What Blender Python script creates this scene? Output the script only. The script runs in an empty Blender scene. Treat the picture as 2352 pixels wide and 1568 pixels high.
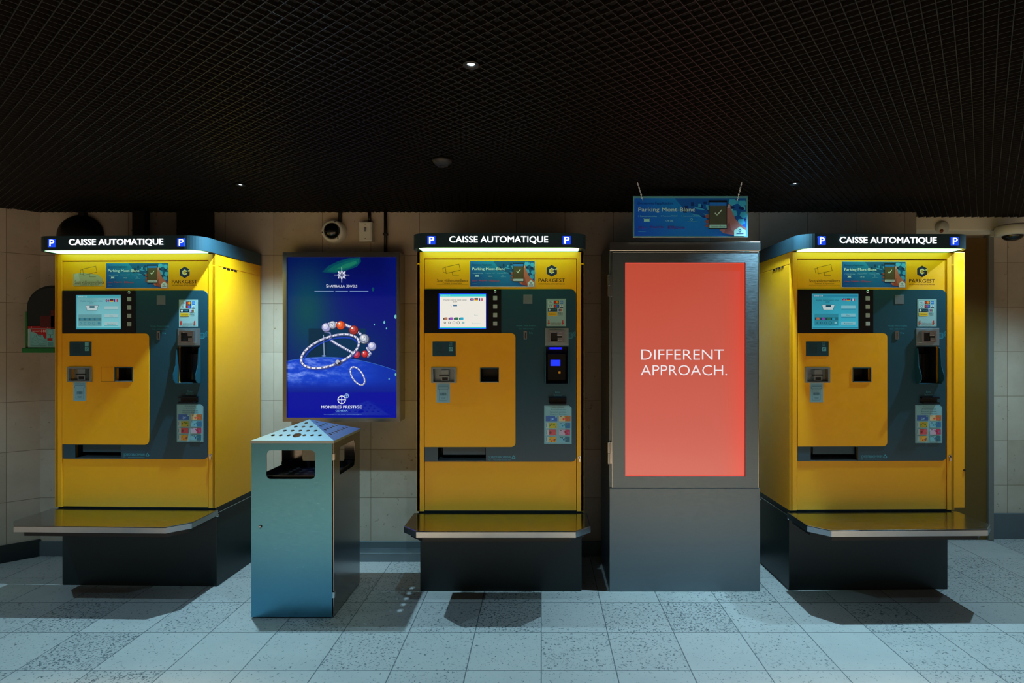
import bpy, bmesh, math, random
from mathutils import Vector, Matrix
from mathutils.geometry import tessellate_polygon

# ------------------------------------------------------------------ camera, world, lights, exposure
SC = bpy.context.scene
COL = SC.collection
F = 1300.0            # focal length in pixels of the 2352 px wide frame
PX, PY = 1243.0, 793.0  # vanishing point of the depth direction
H = 1.30              # eye height

cam_d = bpy.data.cameras.new('camera')
cam_d.sensor_fit = 'HORIZONTAL'
cam_d.sensor_width = 36.0
cam_d.lens = 36.0 * F / 2352.0
cam_d.shift_x = -(PX - 1176.0) / 2352.0
cam_d.shift_y = (PY - 784.0) / 2352.0
cam_d.clip_start = 0.02
cam = bpy.data.objects.new('camera', cam_d)
cam.location = (0, 0, H)
cam.rotation_euler = (math.pi / 2, 0, 0)
COL.objects.link(cam)
SC.camera = cam

SC.view_settings.view_transform = 'Standard'
SC.view_settings.look = 'None'
SC.view_settings.exposure = 0.0
SC.view_settings.gamma = 1.0
SC.view_settings.use_curve_mapping = False

world = bpy.data.worlds.new('station_hall')
SC.world = world
world.use_nodes = True
bg = world.node_tree.nodes['Background']
bg.inputs[0].default_value = (1.0, 0.76, 0.55, 1)
bg.inputs[1].default_value = 0.10

CEIL = 2.12
KEY = (0.44, 0.81, 1.0)
WARM_FILL = (1.0, 0.71, 0.40)  # colour of the added, unseen fill lamps behind the camera


def spot(name, x, y, power, color=KEY, size=115, blend=0.55, z=CEIL - 0.012, r=0.012, parent=None):
    d = bpy.data.lights.new(name, 'SPOT')
    d.energy = power
    d.color = color
    d.spot_size = math.radians(size)
    d.spot_blend = blend
    d.shadow_soft_size = r
    o = bpy.data.objects.new(name, d)
    o.location = (x, y, z)
    COL.objects.link(o)
    return o


SPOTS = [(-0.204, 1.648), (-1.53, 2.88), (1.28, 2.86)]
spot('downlight_or_fill_beam', -0.204, 1.648, 34)
spot('downlight_or_fill_beam', -1.53, 2.88, 150, size=122, blend=1.0)
spot('downlight_or_fill_beam', 1.28, 2.86, 160, size=122, blend=1.0)
# lamps continue the rows to both sides; warm ones behind camera are added fill
for (x_, y_, p_, c_, s_) in [(2.62, 1.95, 10, KEY, 115), (-3.2, 2.0, 45, KEY, 115), (2.60, 2.84, 90, KEY, 130),
                             (-1.53, 0.42, 580, WARM_FILL, 86), (1.28, 0.42, 580, WARM_FILL, 86), (-4.3, 0.42, 200, WARM_FILL, 86), (4.1, 0.42, 280, WARM_FILL, 86),
                             (-0.2, -0.8, 330, WARM_FILL, 100), (-3.0, -0.8, 180, WARM_FILL, 100), (2.6, -0.8, 180, WARM_FILL, 100)]:
    spot('downlight_or_fill_beam', x_, y_, p_, c_, size=s_)

# ------------------------------------------------------------------ colours and materials


def lin(c):
    c = c / 255.0
    return c / 12.92 if c <= 0.04045 else ((c + 0.055) / 1.055) ** 2.4


def L(rgb, a=1.0):
    return (lin(rgb[0]), lin(rgb[1]), lin(rgb[2]), a)


def mat_nodes(name):
    m = bpy.data.materials.new(name)
    m.use_nodes = True
    nt = m.node_tree
    return m, nt, nt.nodes['Principled BSDF']


def simple(name, rgb, rough=0.4, metal=0.0, spec=0.5, coat=0.0, noise=0.0, nscale=8.0, bump=0.0, stretch=None):
    m, nt, p = mat_nodes(name)
    p.inputs['Base Color'].default_value = L(rgb)
    p.inputs['Roughness'].default_value = rough
    p.inputs['Metallic'].default_value = metal
    p.inputs['Specular IOR Level'].default_value = spec
    if coat:
        p.inputs['Coat Weight'].default_value = coat
        p.inputs['Coat Roughness'].default_value = 0.08
    tc = nt.nodes.new('ShaderNodeTexCoord')
    mp = nt.nodes.new('ShaderNodeMapping')
    nt.links.new(tc.outputs['Object'], mp.inputs[0])
    if stretch:
        mp.inputs['Scale'].default_value = stretch
    nz = nt.nodes.new('ShaderNodeTexNoise')
    nz.inputs['Scale'].default_value = nscale
    nz.inputs['Detail'].default_value = 5
    nt.links.new(mp.outputs[0], nz.inputs['Vector'])
    if noise:
        mr = nt.nodes.new('ShaderNodeMapRange')
        mr.inputs[1].default_value = 0.3
        mr.inputs[2].default_value = 0.7
        mr.inputs[3].default_value = max(0.02, rough * (1 - noise))
        mr.inputs[4].default_value = min(1, rough * (1 + noise))
        nt.links.new(nz.outputs['Fac'], mr.inputs[0])
        nt.links.new(mr.outputs[0], p.inputs['Roughness'])
    if bump:
        b = nt.nodes.new('ShaderNodeBump')
        b.inputs['Strength'].default_value = bump
        b.inputs['Distance'].default_value = 0.002
        nt.links.new(nz.outputs['Fac'], b.inputs['Height'])
        nt.links.new(b.outputs[0], p.inputs['Normal'])
    return m


def emit(name, rgb, strength, gloss=False):
    m, nt, p = mat_nodes(name)
    p.inputs['Base Color'].default_value = L((10, 10, 10)) if gloss else L(rgb)
    p.inputs['Roughness'].default_value = 0.06 if gloss else 0.5
    p.inputs['Emission Color'].default_value = L(rgb)
    p.inputs['Emission Strength'].default_value = strength
    return m


def printed(name, rough=0.45, emission=0.0, base=True, spec=0.5):
    """colours come from the print itself (colour attribute of the mesh)"""
    m, nt, p = mat_nodes(name)
    at = nt.nodes.new('ShaderNodeAttribute')
    at.attribute_name = 'print'
    if base:
        nt.links.new(at.outputs['Color'], p.inputs['Base Color'])
    else:
        p.inputs['Base Color'].default_value = (0.004, 0.004, 0.005, 1)
    p.inputs['Roughness'].default_value = rough
    p.inputs['Specular IOR Level'].default_value = spec
    if emission:
        nt.links.new(at.outputs['Color'], p.inputs['Emission Color'])
        p.inputs['Emission Strength'].default_value = emission
    return m


def tile_material(name, size, off, axes, base_a, base_b, joint, joint_w, rough, fleck=None, stain=0.25, bump=0.3):
    """square tiles laid on the grid given by size and offset; axes = which object coordinates"""
    m, nt, p = mat_nodes(name)
    N = nt.nodes.new
    lk = nt.links.new
    tc = N('ShaderNodeTexCoord')
    sep = N('ShaderNodeSeparateXYZ')
    lk(tc.outputs['Object'], sep.inputs[0])
    cells, edges = [], []
    for k, ax in enumerate(axes):
        a = N('ShaderNodeMath'); a.operation = 'SUBTRACT'; a.inputs[1].default_value = off[k]
        lk(sep.outputs[ax], a.inputs[0])
        d = N('ShaderNodeMath'); d.operation = 'DIVIDE'; d.inputs[1].default_value = size
        lk(a.outputs[0], d.inputs[0])
        fl = N('ShaderNodeMath'); fl.operation = 'FLOOR'; lk(d.outputs[0], fl.inputs[0])
        fr = N('ShaderNodeMath'); fr.operation = 'FRACT'; lk(d.outputs[0], fr.inputs[0])
        c = N('ShaderNodeMath'); c.operation = 'SUBTRACT'; c.inputs[1].default_value = 0.5; lk(fr.outputs[0], c.inputs[0])
        ab = N('ShaderNodeMath'); ab.operation = 'ABSOLUTE'; lk(c.outputs[0], ab.inputs[0])
        cells.append(fl); edges.append(ab)
    mx = N('ShaderNodeMath'); mx.operation = 'MAXIMUM'
    lk(edges[0].outputs[0], mx.inputs[0]); lk(edges[1].outputs[0], mx.inputs[1])
    jm = N('ShaderNodeMapRange'); jm.interpolation_type = 'SMOOTHSTEP'
    jm.inputs[1].default_value = 0.5 - joint_w / size
    jm.inputs[2].default_value = 0.5 - 0.3 * joint_w / size
    lk(mx.outputs[0], jm.inputs[0])
    cb = N('ShaderNodeCombineXYZ'); lk(cells[0].outputs[0], cb.inputs[0]); lk(cells[1].outputs[0], cb.inputs[1])
    wn = N('ShaderNodeTexWhiteNoise'); wn.noise_dimensions = '3D'; lk(cb.outputs[0], wn.inputs['Vector'])
    nz = N('ShaderNodeTexNoise'); nz.inputs['Scale'].default_value = 6; nz.inputs['Detail'].default_value = 8
    nz.inputs['Roughness'].default_value = 0.65
    addv = N('ShaderNodeVectorMath'); addv.operation = 'ADD'
    sc = N('ShaderNodeVectorMath'); sc.operation = 'SCALE'; sc.inputs['Scale'].default_value = 7.0
    lk(wn.outputs['Color'], sc.inputs[0]); lk(tc.outputs['Object'], addv.inputs[0]); lk(sc.outputs[0], addv.inputs[1])
    lk(addv.outputs[0], nz.inputs['Vector'])
    mixf = N('ShaderNodeMath'); mixf.operation = 'MULTIPLY_ADD'; mixf.inputs[1].default_value = 1 - stain
    lk(wn.outputs['Value'], mixf.inputs[0])
    st = N('ShaderNodeMapRange'); st.inputs[1].default_value = 0.35; st.inputs[2].default_value = 0.65
    st.inputs[3].default_value = 0; st.inputs[4].default_value = stain
    lk(nz.outputs['Fac'], st.inputs[0]); lk(st.outputs[0], mixf.inputs[2])
    cm = N('ShaderNodeMix'); cm.data_type = 'RGBA'
    cm.inputs[6].default_value = L(base_a); cm.inputs[7].default_value = L(base_b)
    lk(mixf.outputs[0], cm.inputs[0])
    last = cm.outputs[2]
    hsrc = nz.outputs['Fac']
    if fleck:
        col, scale, lo, hi, cov = fleck
        fn = N('ShaderNodeTexNoise'); fn.inputs['Scale'].default_value = scale; fn.inputs['Detail'].default_value = 3
        fn.inputs['Roughness'].default_value = 0.6; fn.inputs['Distortion'].default_value = 0.6
        lk(addv.outputs[0], fn.inputs['Vector'])
        # each tile has its own density of flecks
        sh = N('ShaderNodeMath'); sh.operation = 'MULTIPLY_ADD'; sh.inputs[1].default_value = cov; sh.inputs[2].default_value = -cov * 0.6
        lk(wn.outputs['Value'], sh.inputs[0])
        sm = N('ShaderNodeMath'); sm.operation = 'ADD'; lk(fn.outputs['Fac'], sm.inputs[0]); lk(sh.outputs[0], sm.inputs[1])
        fm = N('ShaderNodeMapRange'); fm.inputs[1].default_value = lo; fm.inputs[2].default_value = hi
        lk(sm.outputs[0], fm.inputs[0])
        c2 = N('ShaderNodeMix'); c2.data_type = 'RGBA'; c2.inputs[7].default_value = L(col)
        lk(fm.outputs[0], c2.inputs[0]); lk(last, c2.inputs[6])
        last = c2.outputs[2]
    jx = N('ShaderNodeMix'); jx.data_type = 'RGBA'; jx.inputs[7].default_value = L(joint)
    lk(jm.outputs[0], jx.inputs[0]); lk(last, jx.inputs[6])
    lk(jx.outputs[2], p.inputs['Base Color'])
    p.inputs['Roughness'].default_value = rough
    inv = N('ShaderNodeMath'); inv.operation = 'MULTIPLY_ADD'; inv.inputs[1].default_value = -1.0; inv.inputs[2].default_value = 1.0
    lk(jm.outputs[0], inv.inputs[0])
    hs = N('ShaderNodeMath'); hs.operation = 'MULTIPLY_ADD'; hs.inputs[1].default_value = 0.12
    lk(hsrc, hs.inputs[0]); lk(inv.outputs[0], hs.inputs[2])
    b = N('ShaderNodeBump'); b.inputs['Strength'].default_value = bump; b.inputs['Distance'].default_value = 0.002
    lk(hs.outputs[0], b.inputs['Height']); lk(b.outputs[0], p.inputs['Normal'])
    return m


M = {}
M['yellow'] = simple('yellow_paint', (252, 172, 14), 0.38, noise=0.25, nscale=14)
M['anthracite'] = simple('anthracite_panel', (30, 70, 84), 0.28)
M['canopy'] = simple('canopy_paint', (34, 58, 68), 0.33)
M['base'] = simple('base_paint', (15, 32, 35), 0.42)
M['black'] = simple('black_plastic', (12, 13, 15), 0.4)
M['black_gloss'] = simple('black_glass', (8, 10, 14), 0.12, spec=0.6)
M['recess'] = simple('recess_dark', (16, 18, 22), 0.5)
M['steel'] = simple('polished_steel', (180, 190, 200), 0.16, 1.0, noise=0.35, nscale=5, stretch=(3, 30, 3))
M['teal_lit_brushed'] = simple('teal_lit_brushed_steel', (92, 156, 186), 0.34, 1.0, noise=0.2, nscale=30, stretch=(1, 1, 14))  # bin front: teal light from the hall is tinted into the steel colour
M['bin_side'] = simple('polished_bin_steel', (150, 150, 152), 0.2, 1.0, noise=0.2, nscale=30, stretch=(1, 1, 14))
M['kiosk'] = simple('kiosk_steel', (122, 134, 142), 0.42, 1.0, noise=0.15, nscale=24, stretch=(1, 1, 8))
M['kiosk_edge'] = simple('kiosk_edge_steel', (175, 178, 182), 0.22, 1.0)
M['chrome'] = simple('chrome', (205, 208, 212), 0.12, 1.0)
M['satin'] = simple('satin_steel', (166, 182, 190), 0.3, 0.85)
M['white_plastic'] = simple('white_plastic', (205, 205, 195), 0.4)
M['button'] = simple('button_grey', (170, 176, 176), 0.4)
M['print'] = printed('printed_sticker', 0.4)
M['poster'] = printed('backlit_poster', 0.05, 1.0, base=False, spec=0.5)
M['screen_lit'] = printed('lit_screen', 0.15, 1.0, base=False)
M['screen_dim'] = printed('dim_screen', 0.2, 0.62, base=False)
M['kiosk_screen'] = printed('kiosk_screen', 0.12, 1.0, base=False, spec=0.3)
M['letter'] = emit('lit_lettering', (238, 240, 240), 1.0)
M['p_blue'] = emit('lit_blue_sign', (20, 70, 235), 0.9)
M['diffuser'] = emit('canopy_diffuser', (164, 255, 176), 3.0)
M['lamp'] = emit('lamp_lens', (215, 240, 255), 14.0)
M['blue_led'] = emit('blue_led', (10, 20, 235), 1.3)
M['blue_lcd'] = emit('blue_display', (25, 50, 255), 1.2)
M['orange_led'] = emit('orange_led', (150, 100, 20), 0.8)
M['green'] = simple('green_plastic', (30, 120, 60), 0.4)
M['dark_window'] = simple('smoked_cover', (26, 34, 34), 0.12)
M['red'] = simple('red_plastic', (120, 54, 24), 0.4)
M['brown'] = simple('brown_door', (92, 66, 16), 0.5, noise=0.2)
M['trim'] = simple('grey_trim', (120, 120, 116), 0.45, 0.3)
M['plaster'] = simple('beam_plaster', (236, 228, 208), 0.8, bump=0.2, nscale=60)
M['skirting'] = simple('skirting_stone', (86, 96, 100), 0.4, noise=0.3)
M['channel'] = simple('steel_channel', (130, 140, 146), 0.35, 0.8, noise=0.3)
M['void'] = simple('ceiling_void', (5, 5, 5), 0.9)
M['mesh'] = simple('ceiling_mesh_paint', (11, 9, 9), 0.5)
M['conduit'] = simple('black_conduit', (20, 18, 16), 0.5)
M['frame'] = simple('lightbox_frame', (176, 176, 170), 0.24, 1.0)
M['bag'] = simple('bin_bag', (14, 14, 16), 0.35, bump=0.6, nscale=25)

M['wall_tile'] = tile_material('wall_tiles', 0.30, (-1.653, 1.858), (0, 2), (190, 178, 162), (166, 152, 134), (122, 106, 86), 0.0024, 0.5,
                               stain=0.45, bump=0.25, fleck=((140, 122, 96), 40, 0.66, 0.72, 0.05))
M['floor_tile'] = tile_material('floor_tiles', 0.30, (0.0, 2.265), (0, 1), (182, 178, 176), (168, 165, 164), (96, 100, 104), 0.0032, 0.42,
                                stain=0.5, bump=0.35, fleck=((92, 98, 102), 95, 0.56, 0.64, 0.12))

# ------------------------------------------------------------------ mesh builder
_text_cache = {}


def text_mesh(s, bold):
    key = (s, bold)
    if key not in _text_cache:
        cu = bpy.data.curves.new('lettering', 'FONT')
        cu.body = s
        cu.resolution_u = 3
        cu.offset = bold
        ob = bpy.data.objects.new('lettering', cu)
        COL.objects.link(ob)
        dg = bpy.context.evaluated_depsgraph_get()
        me = bpy.data.meshes.new_from_object(ob.evaluated_get(dg))
        vs = [(v.co.x, v.co.y) for v in me.vertices]
        fs = [tuple(p.vertices) for p in me.polygons]
        bpy.data.objects.remove(ob)
        bpy.data.curves.remove(cu)
        bpy.data.meshes.remove(me)
        x0 = min(v[0] for v in vs); x1 = max(v[0] for v in vs)
        y0 = min(v[1] for v in vs); y1 = max(v[1] for v in vs)
        _text_cache[key] = ([((x - x0) / (x1 - x0), (y - y0) / (y1 - y0)) for x, y in vs], fs)
    return _text_cache[key]


class MB:
    def __init__(s):
        s.v = []; s.f = []; s.fm = []; s.fs = []; s.fc = []
        s.has_col = False

    def add(s, verts, faces, mat=0, smooth=False, col=None):
        n = len(s.v)
        s.v.extend([tuple(v) for v in verts])
        for f in faces:
            s.f.append(tuple(i + n for i in f))
            s.fm.append(mat)
            s.fs.append(smooth)
            if col is None:
                s.fc.append(None)
            else:
                s.has_col = True
                s.fc.append([col[i] for i in f] if isinstance(col, list) else [col] * len(f))

    def box(s, x0, x1, y0, y1, z0, z1, b=0.0, mat=0, seg=2):
        if b <= 0:
            vs = [(x, y, z) for x in (x0, x1) for y in (y0, y1) for z in (z0, z1)]
            s.add(vs, [(0, 1, 3, 2), (4, 6, 7, 5), (0, 4, 5, 1), (2, 3, 7, 6), (0, 2, 6, 4), (1, 5, 7, 3)], mat)
            return
        bm = bmesh.new()
        bmesh.ops.create_cube(bm, size=1.0)
        for v in bm.verts:
            v.co = Vector((x0 + (v.co.x + .5) * (x1 - x0), y0 + (v.co.y + .5) * (y1 - y0), z0 + (v.co.z + .5) * (z1 - z0)))
        bmesh.ops.bevel(bm, geom=bm.edges[:], offset=b, segments=seg, profile=0.5, affect='EDGES')
        s.bm(bm, mat)

    def bm(s, bm, mat=0, smooth=False):
        bm.verts.index_update()
        s.add([v.co.copy() for v in bm.verts], [tuple(v.index for v in f.verts) for f in bm.faces], mat, smooth)
        bm.free()

    def prism(s, loops, a0, a1, axis='y', mat=0, b=0.0):
        """extrude 2D loops (outer first, then holes) along axis from a0 to a1"""
        def P(p, a):
            if axis == 'y':
                return (p[0], a, p[1])
            if axis == 'z':
                return (p[0], p[1], a)
            return (a, p[0], p[1])
        tris = tessellate_polygon([[Vector((p[0], p[1], 0)) for p in lp] for lp in loops])
        flat = [p for lp in loops for p in lp]
        n = len(flat)
        s.add([P(p, a0) for p in flat] + [P(p, a1) for p in flat],
              [tuple(t) for t in tris] + [tuple(i + n for i in reversed(t)) for t in tris] +
              sum([[(k + i, k + (i + 1) % len(lp), k + (i + 1) % len(lp) + n, k + i + n) for i in range(len(lp))]
                   for k, lp in zip([sum(len(q) for q in loops[:j]) for j in range(len(loops))], loops)], []), mat)

    def lathe(s, prof, org=(0, 0, 0), axis=(0, 0, 1), n=32, mat=0, smooth=True):
        ax = Vector(axis).normalized()
        u = ax.orthogonal().normalized(); w = ax.cross(u)
        org = Vector(org)
        vs, fs = [], []
        for r, h in prof:
            for i in range(n):
                t = 2 * math.pi * i / n
                vs.append(org + ax * h + (u * math.cos(t) + w * math.sin(t)) * max(r, 1e-5))
        for j in range(len(prof) - 1):
            for i in range(n):
                fs.append((j * n + i, j * n + (i + 1) % n, (j + 1) * n + (i + 1) % n, (j + 1) * n + i))
        s.add(vs, fs, mat, smooth)

    def cyl(s, org, axis, r, h, n=24, mat=0, b=0.0):
        s.lathe([(0, 0), (r - b, 0), (r - b, 0), (r, b), (r, b), (r, h - b), (r, h - b), (r - b, h), (r - b, h), (0, h)] if b else
                [(0, 0), (r, 0), (r, 0), (r, h), (r, h), (0, h)], org, axis, n, mat, False)

    def tube(s, pts, r, n=8, mat=0):
        pts = [Vector(p) for p in pts]
        vs, fs = [], []
        for i, p in enumerate(pts):
            d = (pts[min(i + 1, len(pts) - 1)] - pts[max(i - 1, 0)]).normalized()
            u = d.cross(Vector((0.3, 0.2, 0.93))).normalized()
            w = d.cross(u)
            for k in range(n):
                t = 2 * math.pi * k / n
                vs.append(p + (u * math.cos(t) + w * math.sin(t)) * r)
        for i in range(len(pts) - 1):
            for k in range(n):
                fs.append((i * n + k, i * n + (k + 1) % n, (i + 1) * n + (k + 1) % n, (i + 1) * n + k))
        fs += [tuple(range(n))[::-1], tuple(range((len(pts) - 1) * n, len(pts) * n))]
        s.add(vs, fs, mat, True)

    def link(s, c, along, flat, ln, wd, r):
        """one oval chain link"""
        c = Vector(c); a = Vector(along).normalized(); f = Vector(flat).normalized()
        pts = []
        for i in range(17):
            t = 2 * math.pi * i / 16
            pts.append(c + a * math.cos(t) * ln / 2 + f * math.sin(t) * wd / 2)
        s.tube(pts, r, 6)

    def text(s, string, x0, x1, z0, z1, y, bold=0.0, mat=0, col=None, depth=0.0):
        if bold > 0:        # heavier strokes: the same letters again, shifted by part of a stroke
            d = min(bold, 0.03) * abs(z1 - z0) * 1.3
            for dx, dz in ((-d, 0), (d, 0), (0, -d), (0, d)):
                s.text(string, x0 + dx, x1 + dx, z0 + dz, z1 + dz, y, 0.0, mat, col, depth)
            return
        vs, fs = text_mesh(string, bold)
        P = [(x0 + a * (x1 - x0), y, z0 + b * (z1 - z0)) for a, b in vs]
        s.add(P, fs, mat, False, col)
        if depth:
            s.add([(p[0], y + depth, p[2]) for p in P], [tuple(reversed(f)) for f in fs], mat, False, col)
            cnt = {}
            for f in fs:
                for i in range(len(f)):
                    e = (f[i], f[(i + 1) % len(f)])
                    cnt[e] = cnt.get(e, 0) + 1
            n = len(P)
            side = [(a, b, b + n, a + n) for (a, b) in cnt if (b, a) not in cnt]
            s.add(P + [(p[0], y + depth, p[2]) for p in P], side, mat, False, col)

    def build(s, name, mats, parent=None, loc=None, rotz=0.0, recalc=True):
        me = bpy.data.meshes.new(name)
        me.from_pydata(s.v, [], s.f)
        mats = mats if isinstance(mats, (list, tuple)) else [mats]
        for m in mats:
            me.materials.append(m)
        me.polygons.foreach_set('material_index', s.fm)
        me.polygons.foreach_set('use_smooth', s.fs)
        if s.has_col:
            ca = me.color_attributes.new('print', 'FLOAT_COLOR', 'CORNER')
            buf = []
            for fc, f in zip(s.fc, s.f):
                for k in range(len(f)):
                    buf.extend(fc[k] if fc else (0.5, 0.5, 0.5, 1))
            ca.data.foreach_set('color', buf)
        me.update()
        if recalc:
            bm = bmesh.new(); bm.from_mesh(me)
            bmesh.ops.recalc_face_normals(bm, faces=bm.faces[:])
            bm.to_mesh(me); bm.free()
        o = bpy.data.objects.new(name, me)
        COL.objects.link(o)
        if parent:
            o.parent = parent
        if loc:
            o.location = loc
        o.rotation_euler[2] = rotz
        return o


def rrect(x0, x1, z0, z1, r, n=6):
    if not isinstance(r, (tuple, list)):
        r = (r, r, r, r)           # bottom-left, bottom-right, top-right, top-left
    out = []
    for (cx, cz, a0, q) in ((x0 + r[0], z0 + r[0], 180, r[0]), (x1 - r[1], z0 + r[1], 270, r[1]),
                            (x1 - r[2], z1 - r[2], 0, r[2]), (x0 + r[3], z1 - r[3], 90, r[3])):
        if q <= 0:
            out.append((cx, cz)); continue
        for i in range(n + 1):
            t = math.radians(a0 + 90 * i / n)
            out.append((cx + q * math.cos(t), cz + q * math.sin(t)))
    return out


def circle(x, z, r, n=16, rz=None):
    rz = rz or r
    return [(x + r * math.cos(2 * math.pi * i / n), z + rz * math.sin(2 * math.pi * i / n)) for i in range(n)]


class Art:
    """flat print on a plane facing -Y: shapes stacked in thin layers of ink; drawn in sheet units mapped by fx, fz"""

    def __init__(s, mb, fx, fz, y, step=0.00003):
        s.mb = mb; s.fx = fx; s.fz = fz; s.y = y; s.step = step

    def lay(s):
        s.y -= s.step
        return s.y

    def poly(s, pts, rgb):
        y = s.lay()
        tri = tessellate_polygon([[Vector((p[0], p[1], 0)) for p in pts]])
        s.mb.add([(s.fx(p[0]), y, s.fz(p[1])) for p in pts], [tuple(t) for t in tri], 0, False, L(rgb))

    def rect(s, x0, y0, x1, y1, rgb, r=0):
        s.poly(rrect(x0, x1, y0, y1, r, 4) if r else [(x0, y0), (x1, y0), (x1, y1), (x0, y1)], rgb)

    def disc(s, x, y, r, rgb, ry=None, n=18):
        s.poly(circle(x, y, r, n, ry), rgb)

    def ring(s, x, y, r, w, rgb, n=22):
        yy = s.lay()
        a = circle(x, y, r, n); b = circle(x, y, r - w, n)
        s.mb.add([(s.fx(p[0]), yy, s.fz(p[1])) for p in a + b], [(i, (i + 1) % n, (i + 1) % n + n, i + n) for i in range(n)], 0, False, L(rgb))

    def line(s, pts, w, rgb, closed=False):
        y = s.lay()
        n = len(pts)
        for i in range(n if closed else n - 1):
            a = Vector(pts[i]); b = Vector(pts[(i + 1) % n])
            d = (b - a)
            if d.length == 0:
                continue
            d.normalize(); q = Vector((-d.y, d.x)) * w / 2; a = a - d * w / 2; b = b + d * w / 2
            c = [a - q, b - q, b + q, a + q]
            s.mb.add([(s.fx(p[0]), y, s.fz(p[1])) for p in c], [(0, 1, 2, 3)], 0, False, L(rgb))

    def text(s, string, x0, ytop, x1, ybot, rgb, bold=0.0):
        d = min(max(bold, 0.0), 0.012) * abs(ybot - ytop) * 1.6
        for dx in ((-d, d) if d else (0.0,)):
            s.mb.text(string, s.fx(x0 + dx), s.fx(x1 + dx), s.fz(ybot), s.fz(ytop), s.lay(), min(bold, 0.0), 0, L(rgb))

    def field(s, x0, y0, x1, y1, nx, ny, fn):
        y = s.lay()
        vs, cs, fs = [], [], []
        for j in range(ny + 1):
            for i in range(nx + 1):
                u = x0 + (x1 - x0) * i / nx; v = y0 + (y1 - y0) * j / ny
                vs.append((s.fx(u), y, s.fz(v))); cs.append(L(fn(u, v)))
        for j in range(ny):
            for i in range(nx):
                k = j * (nx + 1) + i
                fs.append((k, k + 1, k + nx + 2, k + nx + 1))
        s.mb.add(vs, fs, 0, False, cs)


def thing(name, label, cat, loc=(0, 0, 0), rotz=0.0, group=None):
    o = bpy.data.objects.new(name, None)
    o.empty_display_size = 0.1
    COL.objects.link(o)
    o.location = loc
    o.rotation_euler = (0, 0, rotz)
    o['label'] = label; o['category'] = cat
    if group:
        o['group'] = group
    return o


def tag(o, label, cat, group=None):
    o['label'] = label; o['category'] = cat
    if group:
        o['group'] = group
    return o


def struct(o):
    o['kind'] = 'structure'
    return o


def at(px, py, y):
    """point of the place seen at a pixel of the photograph, at depth y"""
    return ((px - PX) * y / F, y, H + (PY - py) * y / F)


# ------------------------------------------------------------------ the setting
WY = 3.50
CX_L = at(93, 800, WY)[0]        # left corner of the back wall
XR = 2.32                         # right end of the back wall

b = MB(); b.box(-5.2, 5.2, -4.5, 5.2, -0.06, 0.0); struct(b.build('floor', M['floor_tile']))

b = MB(); b.box(CX_L - 0.3, XR, WY, WY + 0.12, 0, CEIL + 0.02); struct(b.build('wall_back', M['wall_tile']))
# left wall runs off at an angle towards the camera
b = MB(); b.box(-2.4, 0.0, 0.0, 0.12, 0, CEIL + 0.02)
wl = struct(b.build('wall_left', M['wall_tile'], loc=(CX_L, WY, 0), rotz=math.radians(42)))
b = MB(); b.box(XR - 0.1, 5.2, 3.82, 3.94, 0, CEIL + 0.02); struct(b.build('wall_right', M['wall_tile']))
b = MB(); b.box(XR, 5.2, 3.64, 3.82, 2.04, CEIL + 0.02, 0.004); struct(b.build('trim_1', M['plaster']))

# skirting
b = MB(); b.box(CX_L, XR, WY - 0.012, WY, 0, 0.092, 0.002); struct(b.build('baseboard_back', M['skirting']))
b = MB(); b.box(-2.4, 0.0, -0.012, 0.0, 0, 0.105, 0.002)
struct(b.build('baseboard_left', M['base'], loc=(CX_L, WY, 0), rotz=math.radians(42)))
b = MB(); b.box(XR, 5.2, 3.80, 3.82, 0, 0.17, 0.002); struct(b.build('baseboard_right', M['skirting']))
b = MB(); b.box(-1.62, -0.02, 3.40, 3.487, 0, 0.052, 0.003); struct(b.build('trim_2', M['channel']))

# door leaf with its frame in the recess on the right
x0, x1 = at(2214, 0, 3.80)[0], at(2263, 0, 3.80)[0]
b = MB(); b.box(x0 - 0.16, x1, 3.785, 3.82, 0.0, 2.02, 0.003); struct(b.build('door_1', M['brown']))
b = MB(); b.box(x1, x1 + 0.036, 3.77, 3.82, 0.0, 2.035, 0.003); struct(b.build('trim_3', M['trim']))

# ceiling: open metal mesh under a black void
b = MB()
b.box(-5.2, 5.2, -4.5, 5.2, CEIL + 0.16, CEIL + 0.2, mat=0)
ang = math.radians(38)
cs, sn = math.cos(ang), math.sin(ang)


def clip_bar(c, d):
    """clip the line c + t d to the visible stretch of ceiling"""
    t0, t1 = -9.0, 9.0
    for k, (lo, hi) in enumerate(((-4.6, 4.6), (0.85, 3.63))):
        if abs(d[k]) < 1e-9:
            continue
        a, e = (lo - c[k]) / d[k], (hi - c[k]) / d[k]
        t0, t1 = max(t0, min(a, e)), min(t1, max(a, e))
    return (t0, t1) if t1 > t0 + 0.02 else None


for fam in (0, 1):
    d = (sn, cs) if fam == 0 else (-cs, sn)
    q = (cs, -sn) if fam == 0 else (sn, cs)
    for k in range(-220, 240):
        c = (q[0] * k * 0.03, q[1] * k * 0.03)
        r = clip_bar(c, d)
        if not r:
            continue
        a = Vector((c[0] + d[0] * r[0], c[1] + d[1] * r[0])); e = Vector((c[0] + d[0] * r[1], c[1] + d[1] * r[1]))
        w = Vector(q) * 0.0011
        if a.x > XR and a.y > 3.6:
            pass
        vs = []
        for p in (a, e):
            for sgn in (-1, 1):
                for z in (CEIL, CEIL + 0.012):
                    vs.append((p.x + w.x * sgn, p.y + w.y * sgn, z))
        b.add(vs, [(0, 1, 3, 2), (4, 6, 7, 5), (0, 4, 5, 1), (2, 3, 7, 6), (0, 2, 6, 4), (1, 5, 7, 3)], 1)
struct(b.build('ceiling', [M['void'], M['mesh']], recalc=False))

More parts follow.
